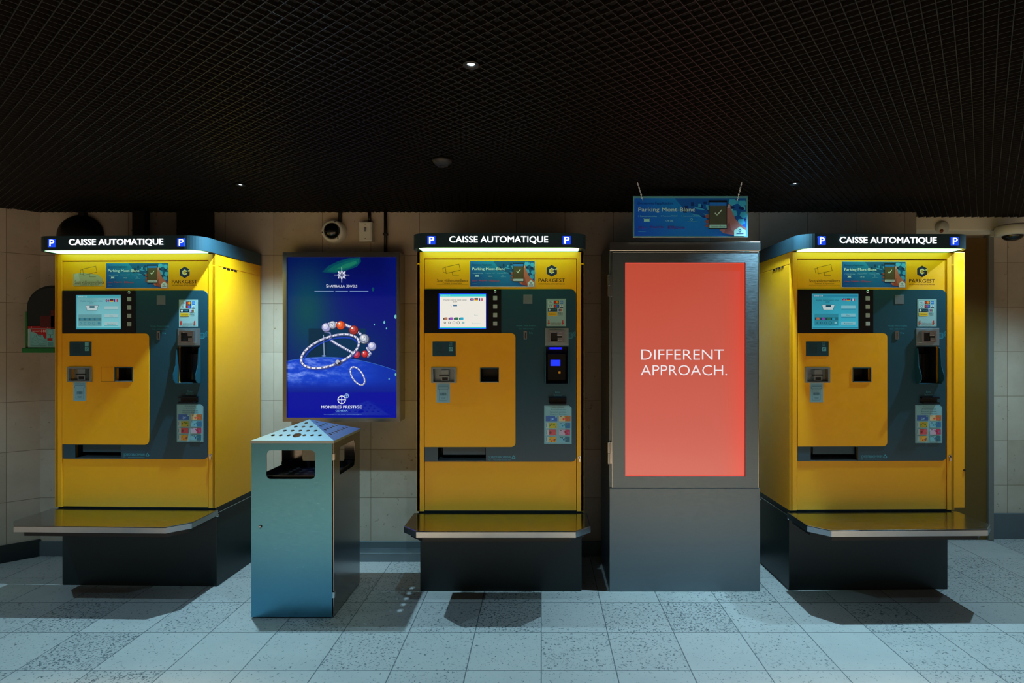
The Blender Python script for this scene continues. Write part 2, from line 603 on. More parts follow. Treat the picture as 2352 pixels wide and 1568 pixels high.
# ------------------------------------------------------------------ ceiling lamps
for (sx, sy), lab in zip(SPOTS, ('bright round downlight in the dark mesh ceiling, nearest and most central',
                                 'small lit downlight in the dark ceiling above the blue lightbox and left machine',
                                 'small lit downlight in the dark ceiling right of the hanging blue sign')):
    t = thing('downlight', lab, 'ceiling light', (sx, sy, CEIL), group='lit downlights in the mesh ceiling')
    b = MB(); b.lathe([(0.016, 0.004), (0.024, -0.002), (0.024, -0.006), (0.015, -0.006), (0.012, 0.0), (0.012, 0.03)], n=28)
    b.build('trim_ring', M['black'], t)
    b = MB(); b.cyl((0, 0, -0.001), (0, 0, 1), 0.0105, 0.003)
    b.build('lens', M['lamp'], t)
t = thing('smoke_detector', 'faint dim round ceiling detector behind and left of the bright central downlight', 'detector', (-0.437, 2.50, CEIL))
b = MB(); b.lathe([(0, -0.03), (0.02, -0.03), (0.034, -0.018), (0.042, -0.01), (0.045, 0.0), (0, 0)], n=28)
b.build('housing', M['conduit'], t)
b = MB(); b.lathe([(0.012, -0.0301), (0.016, -0.031), (0.012, -0.032), (0, -0.032)], n=20); b.build('sensor', M['black'], t)

# ------------------------------------------------------------------ prints shared by several things


def parking_print(A, x0, y0, x1, y1, tint=(1, 1, 1.12), faint=False):
    """blue parking advert with a hand holding a phone; drawn inside the given sheet rectangle"""
    W, Hh = x1 - x0, y1 - y0
    X = lambda u: x0 + u * W
    Y = lambda v: y0 + v * Hh

    def K(r, g, bb):
        return (min(255, r * tint[0]), min(255, g * tint[1]), min(255, bb * tint[2]))
    rnd = random.Random(7)
    A.field(x0, y0, x1, y1, 12, 6, lambda u, v: K(20 + 10 * (u - x0) / W, 92 + 34 * math.sin(3 * (u - x0) / W) - 16 * (v - y0) / Hh, 158 + 18 * (u - x0) / W))
    # blurred car park
    A.poly([(X(.36), Y(.0)), (X(1), Y(0)), (X(1), Y(.62)), (X(.80), Y(.70)), (X(.62), Y(.5)), (X(.46), Y(.34))], K(20, 84, 132))
    for i in range(26):
        u = .40 + .6 * rnd.random(); v = .02 + .16 * rnd.random() + .2 * rnd.random()
        w = .015 + .02 * rnd.random(); h = .05 + .09 * rnd.random()
        A.rect(X(u), Y(v), X(min(1, u + w)), Y(v + h), K(*rnd.choice([(88, 172, 214), (60, 150, 200), (12, 50, 92), (120, 190, 220)])))
    for i in range(12):
        u = .42 + .3 * rnd.random(); v = .22 + .3 * rnd.random()
        A.poly([(X(u), Y(v)), (X(u + .07), Y(v + .03)), (X(u + .12), Y(v + .10)), (X(u + .03), Y(v + .06))], K(*rnd.choice([(70, 150, 196), (14, 60, 104), (46, 124, 178)])))
    for (u, v) in ((.85, .03), (.94, .06), (.86, .33), (.95, .36), (.93, .55)):
        A.poly([(X(u), Y(v)), (X(u + .05), Y(v)), (X(u + .06), Y(v + .12)), (X(u + .02), Y(v + .18)), (X(u - .01), Y(v + .1))], K(70, 160, 205))
        A.poly([(X(u), Y(v + .16)), (X(u + .05), Y(v + .2)), (X(u + .03), Y(v + .26)), (X(u - .01), Y(v + .22))], K(10, 44, 84))
    # hand: wrist, palm, thumb, finger tips on the far side
    skin = K(196, 104, 84); sk2 = K(168, 78, 64)
    for (v0, v1) in ((.42, .53), (.56, .66), (.68, .77)):
        A.poly([(X(.672), Y(v0)), (X(.64), Y(v0 + .02)), (X(.632), Y((v0 + v1) / 2)), (X(.64), Y(v1)), (X(.672), Y(v1))], sk2)
    A.poly([(X(.80), Y(.93)), (X(.76), Y(.85)), (X(.79), Y(.78)), (X(.815), Y(.62)), (X(.822), Y(.40)), (X(.832), Y(.20)), (X(.845), Y(.14)),
            (X(.858), Y(.17)), (X(.864), Y(.30)), (X(.885), Y(.44)), (X(.905), Y(.56)), (X(.94), Y(.67)), (X(1.0), Y(.80)), (X(1.0), Y(1.0)), (X(.90), Y(.98))], skin)
    A.poly([(X(.835), Y(.21)), (X(.845), Y(.16)), (X(.855), Y(.19)), (X(.852), Y(.27)), (X(.838), Y(.27))], K(226, 150, 130))
    A.poly([(X(.80), Y(.93)), (X(.82), Y(.75)), (X(.85), Y(.62)), (X(.86), Y(.80)), (X(.90), Y(.98))], sk2)
    # phone
    A.rect(X(.664), Y(.06), X(.828), Y(.82), K(16, 20, 26), 0)
    A.rect(X(.670), Y(.11), X(.823), Y(.20), K(40, 110, 190))
    A.rect(X(.670), Y(.20), X(.823), Y(.70), K(92, 76, 52))
    A.rect(X(.670), Y(.70), X(.823), Y(.79), K(196, 206, 208))
    A.text('Transaction effectuée', X(.68), Y(.725), X(.812), Y(.765), K(90, 96, 104))
    A.line([(X(.722), Y(.40)), (X(.738), Y(.45)), (X(.778), Y(.32))], W * .009, K(245, 245, 240))
    # house-shaped badge
    A.poly([(X(.89), Y(1.0)), (X(.89), Y(.85)), (X(.942), Y(.75)), (X(.993), Y(.85)), (X(.993), Y(1.0))], K(214, 226, 226))
    A.ring(X(.942), Y(.865), W * .013, W * .006, K(26, 50, 90))
    A.rect(X(.91), Y(.93), X(.975), Y(.95), K(26, 50, 90))
    # wording
    A.text("Découvrez l'application", X(.03), Y(.10), X(.34), Y(.19), K(8, 52, 100))
    A.text('Parking Mont-Blanc', X(.035), Y(.25), X(.54), Y(.385), K(232, 238, 240), 0.006)
    for k, (s_, u0, u1) in enumerate((('1. Scannez votre ticket', .035, .20), ('2. Payez avec TWINT', .235, .385), ('3. Vous pouvez sortir', .42, .56))):
        A.text(s_, X(u0), Y(.455), X(u1), Y(.50), K(150, 196, 220))
    A.rect(X(.085), Y(.55), X(.135), Y(.62), K(190, 220, 230))
    A.line([(X(.08), Y(.54)), (X(.14), Y(.63))], W * .003, K(190, 220, 230))
    A.line([(X(.14), Y(.54)), (X(.08), Y(.63))], W * .003, K(190, 220, 230))
    A.text('CHF 2.50', X(.28), Y(.575), X(.345), Y(.62), K(190, 220, 230), 0.01)
    A.ring(X(.51), Y(.565), W * .011, W * .003, K(150, 196, 220))
    A.rect(X(.475), Y(.615), X(.555), Y(.63), K(110, 170, 205))
    red = K(206, 60, 84) if not faint else K(120, 50, 110)
    A.text('Libre', X(.035), Y(.745), X(.11), Y(.80), red, 0.01)
    A.text('Rapide', X(.14), Y(.735), X(.265), Y(.81), red, 0.01)
    A.text('Efficace', X(.30), Y(.735), X(.45), Y(.81), red, 0.01)
    A.line([(X(.035), Y(.885)), (X(.10), Y(.885))], Hh * .008, K(90, 160, 205))


# ------------------------------------------------------------------ pay machines
S = 2.96 / F
mx = lambda px: (px - 1149.5) * S
mz = lambda py: H + (PY - py) * S


def recess(mbd, x0, x1, z0, z1, y0, y1, mat=0):
    """five-sided pocket open towards -Y"""
    vs = [(x0, y0, z0), (x1, y0, z0), (x1, y0, z1), (x0, y0, z1), (x0, y1, z0), (x1, y1, z0), (x1, y1, z1), (x0, y1, z1)]
    mbd.add(vs, [(0, 1, 5, 4), (1, 2, 6, 5), (2, 3, 7, 6), (3, 0, 4, 7), (4, 5, 6, 7)], mat)


def pay_machine(label, loc, rotz, variant):
    t = thing('parking_payment_machine', label, 'payment machine', loc, rotz, 'yellow parking payment machines in a row')
    W2 = 0.4385
    ZB, ZT = mz(1174), mz(578)
    D = 0.46
    # --- cabinet shell with the front frame
    b = MB()
    gz = ZT - 0.062
    for sx in (-1, 1):
        xs = sorted((sx * W2, sx * (W2 - 0.018)))
        b.box(xs[0], xs[1], 0.0, D, ZB, gz - 0.003, 0.0015)
        b.box(xs[0], xs[1], 0.0, D, gz, ZT, 0.0015)
        xi = sorted((sx * (W2 - 0.003), sx * (W2 - 0.018)))
        b.box(xi[0], xi[1], 0.004, D, gz - 0.01, gz + 0.006)
        # front posts
        xp = sorted((sx * (W2 - 0.001), mx(974) if sx < 0 else mx(1325)))
        b.box(xp[0], xp[1], 0.0, 0.03, ZB, ZT, 0.0015)
    b.box(mx(974) - 0.002, mx(1325) + 0.002, 0.0, 0.03, mz(593.5), ZT, 0.0015)
    b.box(-W2 + 0.01, W2 - 0.01, 0.02, D, ZT - 0.012, ZT - 0.002)
    b.box(-W2 + 0.01, W2 - 0.01, D - 0.015, D - 0.003, ZB, ZT)
    b.box(-W2 + 0.01, W2 - 0.01, 0.02, D, ZB + 0.002, ZB + 0.012)
    cab = b.build('cabinet', M['yellow'], t)
    for sx in (-1, 1):
        for k in range(4):
            yc = 0.07 + 0.035 * k
            x_ = sx * W2
            b = MB()
            b.box(min(x_, x_ + sx * .001), max(x_, x_ + sx * .001), yc, yc + 0.026, gz - 0.008 - .003 * (k % 2), gz - 0.001)
            b.build('vent_slot', M['recess'], cab)

    # --- openings
    hole_cave = rrect(mx(1254), mx(1304), mz(880), mz(796), 0.004)
    hole_tray = rrect(mx(1006), mx(1116), mz(1058.5), mz(1027.5), 0.001)
    hole_tick = rrect(mx(996), mx(1044), mz(876), mz(847), 0.001)
    hole_coin = rrect(mx(1105), mx(1144), mz(876), mz(846), 0.001)
    # --- yellow door leaf
    b = MB()
    b.prism([rrect(mx(975.5), mx(1323.6), mz(1172.5), mz(595.5), 0.002), hole_cave, hole_tray, hole_tick, hole_coin], 0.004, 0.016)
    door = b.build('front_door', M['yellow'], t)
    # --- dark operating panel
    b = MB()
    c = 0.022
    out = rrect(mx(975.8), mx(1323.2), mz(1060), mz(664), (0.001, 0.024, 0.03, 0.001))
    b.prism([out, hole_cave, hole_tray, rrect(mx(990), mx(1170), mz(1010), mz(775), 0.003)], 0.0, 0.0045)
    panel = b.build('operating_panel', M['anthracite'], t)
    # --- yellow ticket panel set into it
    b = MB()
    b.prism([rrect(mx(975.8), mx(1184), mz(1026), mz(765), (0.001, 0.022, 0.022, 0.001)), hole_tick, hole_coin], -0.003, 0.0044)
    tick = b.build('ticket_panel', M['yellow'], t)
    if variant == 'left':
        b = MB()
        for (a0, a1, c0, c1) in ((1069, 1102, 843.5, 844.1), (1069, 1102, 877.4, 878), (1069, 1069.6, 843.5, 878), (1101.4, 1102, 843.5, 878)):
            b.box(mx(a0), mx(a1), -0.0034, -0.0029, mz(c1), mz(c0))
        b.build('blanking_seam', M['recess'], tick)

    # --- screen unit
    b = MB()
    b.prism([rrect(mx(976), mx(1151), mz(764), mz(664.4), 0.001), rrect(mx(1008), mx(1117), mz(755), mz(674), 0.001)], -0.0035, 0.001)
    bez = b.build('screen_bezel', M['black_gloss'], t)
    lit = variant == 'middle'
    b = MB()
    A = Art(b, mx, mz, -0.0006)
    if lit:
        c_bg, c_bar, ink, dim = (236, 232, 222), (60, 205, 205), (70, 84, 84), (150, 190, 188)
    elif variant == 'right':
        c_bg, c_bar, ink, dim = (58, 178, 204), (40, 150, 182), (10, 74, 96), (140, 214, 228)
    else:
        c_bg, c_bar, ink, dim = (128, 206, 214), (80, 190, 204), (44, 110, 126), (180, 224, 228)
    if lit:
        A.rect(1008, 674, 1117, 755, (20, 60, 250))
        A.rect(1010.5, 675.5, 1116, 753.5, c_bg)
    else:
        A.rect(1008, 674, 1117, 755, (70, 176, 200))
        A.field(1010.5, 675.5, 1116, 753.5, 6, 6, lambda u, v: tuple(min(255, c_ * (0.92 + 0.16 * (v - 675) / 80 + (0.06 if u > 1060 else 0))) for c_ in c_bg))
    A.rect(1010.5, 675.5, 1116, 681, c_bar)
    A.text('00:00:00  1.00', 1013, 676.5, 1034, 680, (225, 245, 245) if not lit else (150, 230, 228))
    A.text('Veuillez insérer votre ticket', 1018, 686.5, 1072, 690, ink)
    A.text('SVP!', 1041, 691.5, 1050, 694.5, ink)
    # ticket icon
    if not lit:
        A.poly([(1032, 699), (1062, 699), (1058, 711), (1035, 711)], (215, 238, 240))
        A.line([(1032, 699), (1062, 699), (1058, 711), (1035, 711)], 0.7, ink, True)
        A.rect(1041, 700, 1053, 704.5, ink)
    else:
        A.line([(1034, 700), (1058, 700)], 0.5, dim)
        A.rect(1041, 699.5, 1050, 703, (70, 110, 150))
        A.line([(1035, 700), (1037, 705)], 0.6, ink)
    # flags
    for k, cols in enumerate((((40, 50, 130), (200, 200, 220), (160, 40, 60)), ((30, 30, 30), (180, 40, 50), (220, 190, 60)), ((30, 40, 160), (230, 235, 240), (190, 50, 60)))):
        u0 = 1079.5 + 10.3 * k
        if k == 0:
            A.rect(u0, 684.5, u0 + 9, 690.5, cols[0])
            A.line([(u0, 684.8), (u0 + 9, 690.2)], 0.8, cols[1]); A.line([(u0, 690.2), (u0 + 9, 684.8)], 0.8, cols[1])
            A.rect(u0 + 3.8, 684.5, u0 + 5.2, 690.5, cols[1]); A.rect(u0, 686.8, u0 + 9, 688.2, cols[2])
        elif k == 1:
            for q in range(3):
                A.rect(u0, 684.5 + 2 * q, u0 + 8.5, 686.5 + 2 * q, cols[q])
        else:
            for q in range(3):
                A.rect(u0 + 2.8 * q, 684.5, u0 + 2.8 * q + 2.8, 690.5, cols[q])
    # soft keys
    for (v0, s_) in ((701, ''), (719.5, 'Reçu'), (738, 'Assistance')):
        if not lit:
            A.rect(1077, v0, 1110, v0 + 9, dim)
            A.rect(1077, v0 + 7.4, 1110, v0 + 9, c_bar)
        if s_:
            wd = 8 if len(s_) < 6 else 20
            A.text(s_, 1093.5 - wd / 2, v0 + 2.6, 1093.5 + wd / 2, v0 + 6, ink if not lit else (170, 196, 192))
    # money strip
    if not lit:
        A.rect(1014.5, 720, 1070, 747.5, tuple(c_ * 0.86 for c_ in c_bg))
        A.rect(1015, 728, 1069.5, 735, tuple(c_ * 0.66 for c_ in c_bg))
    for k, cc in enumerate(((190, 120, 90), (150, 80, 190), (40, 120, 80), (40, 170, 200))):
        if variant == 'left':
            cc = (70, 150, 170)
        u0 = 1019 + 12.2 * k + (2 if lit else 0)
        A.rect(u0 - 3, 729.5, u0, 734, ink)
        A.rect(u0, 728.5, u0 + 7, 734.4, cc, 0.8)
    for k in range(4):
        A.ring(1020 + 10.3 * k + (2 if lit else 0), 741, 2.4 + 0.35 * k, 1.0, ink if variant != 'left' else (70, 150, 170))
    A.rect(1061, 738.5, 1067, 743.5, dim if variant != 'left' else (70, 150, 170))
    A.rect(1010.5, 750.8, 1116, 753.5, c_bar)
    b.build('screen', M['screen_lit'] if lit else M['screen_dim'], bez)
    for vy in (684.5, 704, 723.5, 743):
        b = MB()
        b.box(mx(1132.8), mx(1142.2), -0.0075, -0.003, mz(vy + 4.8), mz(vy - 4.8), 0.0015)
        b.build('button', M['button'], bez)
    b = MB()
    b.lathe([(0.0, 0.0), (0.008, 0.0), (0.008, 0.003), (0.0055, 0.006), (0, 0.007)], (mx(1137.5), -0.0035, mz(669)), (0, -1, 0), 20)
    b.build('camera_lens', M['chrome'], bez)

    # --- header: advert, camera notice, operator logo
    b = MB()
    b.box(mx(1079), mx(1229), 0.0024, 0.004, mz(659), mz(599), 0)
    A = Art(b, mx, mz, 0.0023)
    A.rect(1079, 599, 1229, 659, (200, 206, 206))
    parking_print(A, 1079.8, 599.6, 1228.2, 657.6 if variant != 'right' else 658.4)
    b.build('advert_plate', M['print'], door)
    b = MB()
    A = Art(b, mx, mz, 0.0039)
    if variant == 'left':
        A.poly([(1000, 624), (1020, 622), (1060, 626), (1071, 636), (1071, 653), (999.5, 653)], (176, 172, 150))
        A.poly([(1001, 626), (1012, 622), (1016, 640), (1001, 648)], (190, 190, 184))
    ink = (84, 50, 20) if variant != 'left' else (96, 84, 60)
    A.line([(1022.5, 613), (1054, 606), (1057, 620), (1024.5, 627.5)], 0.9, ink, True)
    A.line([(1022.8, 614), (1016.6, 615.5), (1018.2, 625.8), (1024, 625)], 0.8, ink)
    A.line([(1039, 624.5), (1039, 631.5), (1054, 631.5)], 0.8, ink)
    A.text('Sous vidéosurveillance', 1003.5, 640.2, 1075, 647.2, ink, 0.004)
    A.text('Camera in operation', 1016.5, 648.2, 1061.5, 652.4, ink)
    A.line([(1003, 653.6), (1075, 653.6)], 0.35, ink)
    b.build('camera_notice', M['print'], door)
    b = MB()
    A = Art(b, mx, mz, 0.0039)
    cxp, cyp, R = 1267.5, 621.5, 13.6
    hexa = [(cxp + R * math.sin(math.radians(60 * i)), cyp - R * math.cos(math.radians(60 * i))) for i in range(6)]
    A.poly(hexa, (34, 44, 82))
    A.poly([(cxp + 0.50 * (p[0] - cxp), cyp + 0.50 * (p[1] - cyp)) for p in hexa], (226, 214, 196))
    A.poly([(cxp + 0.30 * (p[0] - cxp), cyp + 0.30 * (p[1] - cyp)) for p in hexa], (226, 160, 20))
    A.poly([(cxp, cyp), (cxp + 5, cyp - 2.6), (cxp + 11.8, cyp - 6.8), (cxp + 13, cyp - 3.6), (cxp + 6.5, cyp + 0.5)], (216, 200, 176))
    A.poly([(cxp + 1, cyp + 0.4), (cxp + 7, cyp - 3.0), (cxp + 11.9, cyp - 0.4), (cxp + 11.9, cyp + 4), (cxp + 6, cyp + 3)], (34, 44, 82))
    A.text('PARKGEST', 1237, 639.2, 1297.5, 647.4, (76, 44, 22), 0.012)
    A.text("PARTICIPATIONS & GESTION DE PARKINGS", 1237, 650.3, 1297, 653, (84, 50, 20))
    b.build('operator_logo', M['print'], door)

    # --- dark panel details
    b = MB()
    b.box(mx(1202), mx(1223), -0.002, 0.0, mz(697), mz(676), 0.0008)
    b.build('metal_plate', M['satin'], panel)
    b = MB()
    A = Art(b, mx, mz, -0.0002)
    cy = (60, 150, 170)
    A.text('Monnaie - Pièces acceptées', 1186, 746.5, 1231, 749.8, cy)
    A.text('Coin - Geld einwerfen', 1191, 753, 1225, 756.2, cy)
    A.text('Prix', 1215.5, 762, 1224, 766.5, cy)
    b.build('coin_lettering', M['print'], panel)
    b = MB(); A = Art(b, mx, mz, -0.0002)
    A.text('Bons', 1275.5, 898, 1287, 903, cy)
    A.text('Banknoten', 1272, 904.5, 1290.5, 909.5, cy)
    b.build('banknote_lettering', M['print'], panel)
    b = MB(); A = Art(b, mx, mz, -0.0002)
    # hand holding a card beside the reader
    for dy in (0, 3, 6, 9, 12):
        A.line([(1306.5, 766 + dy * .9), (1313, 765 + dy), (1317, 764 + dy * .8), (1322.5, 760 + dy)], 0.7, cy)
    A.line([(1306.5, 764), (1314, 764), (1314, 776), (1306.5, 776)], 0.7, cy)
    b.build('card_pictogram', M['print'], panel)
    b = MB(); A = Art(b, mx, mz, -0.0002)
    A.text('SCHEIDT&BACHMANN', 1122.5, 1046.6, 1173, 1052.2, cy, 0.014)
    A.text('www.scheidt-bachmann.com', 1133, 1054.2, 1173, 1057, cy)
    A.text('CE', 1122.5, 1053.6, 1127, 1057.2, cy, 0.01)
    A.poly([(1179.5, 1044.6), (1184.4, 1051), (1183, 1053.6), (1176, 1053.6), (1174.8, 1051)], cy)
    A.disc(1179.5, 1050.2, 1.6, (22, 60, 74))
    b.build('maker_mark', M['print'], panel)
    b = MB()
    b.box(mx(1202.5), mx(1210.5), -0.004, 0.0, mz(779), mz(759.5), 0.001)
    slot = b.build('coin_slot', M['chrome'], panel)
    b = MB(); b.box(mx(1205.6), mx(1207.4), -0.0044, -0.0038, mz(777), mz(763)); b.build('slit', M['black'], slot)

    # card sticker
    b = MB()
    b.box(mx(1255), mx(1300), -0.0008, 0, mz(749), mz(686))
    A = Art(b, mx, mz, -0.0009)
    A.rect(1255, 686, 1300, 749, (150, 186, 188))
    A.line([(1257, 688), (1298, 688), (1298, 747), (1257, 747)], 0.6, (100, 140, 146), True)
    A.rect(1259, 690.5, 1270.5, 697, (190, 214, 214)); A.text('VISA', 1260, 692, 1269.5, 696, (30, 50, 110), 0.02)
    A.rect(1272.2, 690, 1284, 697.4, (20, 24, 34)); A.disc(1276, 693.7, 3, (220, 40, 30)); A.disc(1280.2, 693.7, 3, (240, 150, 30))
    A.rect(1286.5, 690, 1293.5, 697.4, (40, 120, 200)); A.text('AMEX', 1287, 692.4, 1293, 695, (210, 230, 240))
    A.rect(1259, 699, 1270.5, 706.5, (186, 210, 210)); A.ring(1264.8, 702.6, 2.8, 1, (60, 90, 120))
    A.rect(1272.2, 699, 1284, 706.4, (20, 24, 34)); A.disc(1276, 702.7, 3, (220, 40, 30)); A.disc(1280.2, 702.7, 3, (40, 110, 220))
    A.rect(1286.5, 699, 1293.5, 706.4, (190, 214, 220)); A.text('V', 1288.5, 700, 1292, 704, (30, 60, 140), .02); A.rect(1286.5, 704.6, 1293.5, 706.4, (20, 34, 60))
    A.rect(1258.5, 708.3, 1279.5, 715, (10, 24, 34)); A.disc(1262.2, 711.6, 2.5, (200, 220, 230)); A.text('TWINT', 1266, 710, 1278, 713.4, (60, 160, 190), .02)
    A.rect(1281.5, 708.3, 1292.5, 715.4, (216, 226, 226))
    for k, cc in enumerate(((30, 80, 170), (200, 40, 50), (30, 140, 70))):
        A.rect(1283 + 3 * k, 709, 1285.6 + 3 * k, 714.8, cc, 0.6)
    A.rect(1258.5, 717, 1279.5, 725, (226, 180, 40)); A.text('PostFinance', 1261, 719.4, 1277, 722.6, (70, 60, 20))
    A.text('REKA', 1282.5, 717.5, 1292.5, 720.5, (40, 60, 80)); A.text('LUNCH', 1283.5, 721.5, 1292, 724, (40, 60, 80))
    for u in (1260.3, 1292.6):
        A.rect(u - 1.3, 735.4, u + 1.3, 742, (200, 50, 40)); A.poly([(u - 3, 741.5), (u + 3, 741.5), (u, 746)], (200, 50, 40))
    A.text('Introduire la carte ici', 1264.5, 740, 1288.5, 742.6, (120, 70, 70)); A.text('Insert card here', 1265, 743.6, 1287.6, 746, (120, 70, 70))
    b.build('card_sticker', M['print'], panel)

    # card reader
    b = MB()
    b.box(mx(1252), mx(1306), -0.0025, 0.0, mz(793), mz(753), 0.001)
    rd = b.build('card_reader', M['satin'], t)
    b = MB()
    b.prism([rrect(mx(1260.5), mx(1294.5), mz(786.5), mz(758.5), 0.002), rrect(mx(1265), mx(1291), mz(783.5), mz(762.5), 0.002)], -0.018, -0.0025)
    b.box(mx(1279.5), mx(1291.5), -0.015, -0.0025, mz(771), mz(763), 0.001)
    b.box(mx(1281), mx(1291.5), -0.015, -0.0025, mz(782), mz(775), 0.001)
    b.build('card_mouth', M['chrome'], rd)
    b = MB()
    b.box(mx(1265), mx(1280), -0.005, -0.0026, mz(783.5), mz(764))
    b.box(mx(1280), mx(1291), -0.005, -0.0026, mz(775), mz(771))
    b.build('card_slit', M['black'], rd)

    # keypad cave with hood cheeks
    b = MB()
    recess(b, mx(1254), mx(1304), mz(880), mz(796), 0.001, 0.11)
    cave = b.build('keypad_recess', M['recess'], t)
    b = MB()
    for sx in (-1, 1):
        xe = mx(1252.6) if sx < 0 else mx(1305.4)
        b.prism([[(0.004, mz(797)), (-0.012, mz(800)), (-0.020, mz(840)), (-0.040, mz(862)), (-0.040, mz(872)), (-0.022, mz(881)), (0.004, mz(881.5))]],
                xe - 0.0022, xe + 0.0022, axis='x')
    b.box(mx(1253), mx(1305), -0.020, 0.004, mz(882.2), mz(880.6))
    b.build('hood', M['anthracite'], cave)
    b = MB()
    b.box(mx(1257), mx(1301), 0.06, 0.075, mz(876), mz(812), 0.003)
    b.build('keypad', M['black_gloss'], cave)
    if variant == 'middle':
        b = MB(); b.box(mx(1265), mx(1288), 0.056, 0.0598, mz(841), mz(827), 0.0005)
        A = Art(b, mx, mz, 0.0558)
        b.build('display', M['blue_lcd'], cave)
        b = MB(); b.box(mx(1283.5), mx(1288.5), 0.057, 0.0598, mz(859), mz(854), 0.001); b.build('indicator', M['orange_led'], cave)
        b = MB(); b.box(mx(1262), mx(1291), 0.02, 0.026, mz(802), mz(797.5), 0.001); b.build('status_light', M['blue_led'], cave)
    elif variant == 'left':
        b = MB(); b.box(mx(1302), mx(1303.5), 0.03, 0.05, mz(842), mz(828), 0.0005); b.build('status_light', M['blue_led'], cave)
    else:
        b = MB(); b.box(mx(1265), mx(1269.5), 0.057, 0.0598, mz(861), mz(856), 0.001); b.build('indicator', M['orange_led'], cave)

    # banknote mouth
    b = MB()
    b.box(mx(1260), mx(1301), -0.022, 0.0, mz(915.5), mz(912.5), 0.001)
    b.box(mx(1262), mx(1299), -0.030, 0.0, mz(927), mz(923.5), 0.001)
    b.box(mx(1260), mx(1301), -0.003, 0.0, mz(926), mz(913), 0.0005)
    b.build('banknote_mouth', M['black_gloss'], panel)
    # banknote sticker
    b = MB()
    pts = [(1250, 931), (1307, 931), (1313, 936), (1313, 1019), (1250, 1019)]
    b.prism([[(mx(p[0]), mz(p[1])) for p in pts]], -0.0009, 0.0)
    A = Art(b, mx, mz, -0.001)
    A.poly(pts, (132, 186, 196))
    A.line([(1252, 932.5), (1306, 932.5), (1311.6, 937.4), (1311.6, 1017.6), (1252, 1017.6)], 0.6, (96, 156, 172), True)
    for k, s_ in enumerate(('Notes acceptées', 'Accepted banknotes', 'Banconote accettate', 'Akzeptierte Banknoten')):
        wd = (13, 17, 18, 19)[k]
        A.text(s_, 1282 - wd, 933.4 + 5.3 * k, 1282 + wd, 937 + 5.3 * k, (40, 90, 110))
    rnd = random.Random(3)
    notes = [((60, 110, 190), (110, 170, 210)), ((214, 196, 150), (190, 110, 60)), ((196, 180, 60), (90, 150, 50)), ((120, 190, 210), (50, 120, 170)),
             ((210, 90, 100), (180, 50, 70)), ((200, 180, 200), (190, 60, 100)), ((226, 170, 70), (200, 110, 50)), ((120, 190, 200), (50, 110, 130))]
    for k in range(8):
        u0 = 1253.5 + 30.5 * (k % 2); v0 = 954.5 + 16 * (k // 2)
        u1 = u0 + 26.5 - (k // 2) * (1.0 if k % 2 == 0 else .6); v1 = v0 + 12.6
        ca, cb2 = notes[k]
        A.rect(u0, v0, u1, v1, (174, 204, 206) if k else ca)
        if k % 2 == 0:
            A.rect(u0 + (7 if k else 0), v0, u1, v1, ca)
            A.rect(u0 + 1, v0 + 1, u0 + 2.2, v1 - 2, (90, 120, 140))
        else:
            A.rect(u0, v0, u1, v1, ca)
            A.rect(u0 + 14, v0, u1, v1, cb2)
            A.rect(u0 + 2, v0 + 1.2, u0 + 6, v0 + 2.4, (30, 60, 80))
        for q in range(7):
            uu = u0 + 8 + (u1 - u0 - 10) * rnd.random(); vv = v0 + 2 + 8 * rnd.random()
            A.disc(uu, vv, 1 + 1.2 * rnd.random(), tuple(min(255, max(0, c_ + rnd.randint(-60, 60))) for c_ in cb2), n=9)
    b.build('banknote_sticker', M['print'], panel)

    # change tray
    b = MB(); recess(b, mx(1006), mx(1116), mz(1058.5), mz(1027.5), 0.001, 0.09)
    ct = b.build('change_tray', M['recess'], t)
    b = MB()
    b.add([(mx(1006), 0.002, mz(1058)), (mx(1116), 0.002, mz(1058)), (mx(1116), 0.06, mz(1054)), (mx(1006), 0.06, mz(1054)),
           (mx(1006), 0.002, mz(1059.4)), (mx(1116), 0.002, mz(1059.4))], [(0, 1, 2, 3), (0, 4, 5, 1)])
    b.build('tray_floor', M['satin'], ct)
    b = MB()
    b.box(mx(1016), mx(1114), 0.022, 0.026, mz(1046), mz(1028.5), 0.001)
    b.build('flap', M['anthracite'], ct)

    # intercom
    b = MB()
    b.box(mx(994), mx(1047), -0.0055, -0.003, mz(818), mz(784), 0.0015)
    ic = b.build('intercom', M['anthracite'], t)
    b = MB()
    for i in range(7):
        for j in range(7):
            u, v = 1003 + 2.6 * i, 792 + 2.9 * j
            b.lathe([(0, 0), (0.0016, 0), (0.0016, 0.0005)], (mx(u), -0.0060, mz(v)), (0, 1, 0), 8)
    b.build('speaker_grille', M['black'], ic)
    b = MB()
    A = Art(b, mx, mz, -0.0057)
    A.text('144', 1032, 786, 1039, 789, (90, 170, 190), .01); A.text('SOS', 1032, 791, 1039, 794, (90, 170, 190), .01)
    A.rect(1031.5, 797, 1040.5, 806, (110, 190, 205)); A.ring(1036, 801.5, 3.2, 1, (30, 70, 90)); A.line([(1033.5, 804.5), (1038.5, 798.5)], 0.9, (30, 70, 90))
    if variant == 'left':
        A.rect(1031.5, 785.5, 1040.5, 795.5, (110, 186, 196))
    b.build('intercom_sticker', M['print'], ic)

    # ticket slot
    b = MB()
    b.prism([rrect(mx(991), mx(1049), mz(879), mz(843.5), 0.003), hole_tick], -0.012, 0.002)
    ts = b.build('ticket_slot', M['satin'], t)
    b = MB()
    recess(b, mx(996), mx(1044), mz(876), mz(847), -0.003, 0.02)
    b.box(mx(1014), mx(1031), -0.004, 0.02, mz(874), mz(849), 0.001)
    b.build('slot_throat', M['satin'], ts)
    b = MB()
    b.box(mx(1009), mx(1033), -0.006, -0.0035, mz(862.6), mz(859.8))
    b.box(mx(1016), mx(1029), -0.0046, -0.0035, mz(873), mz(866))
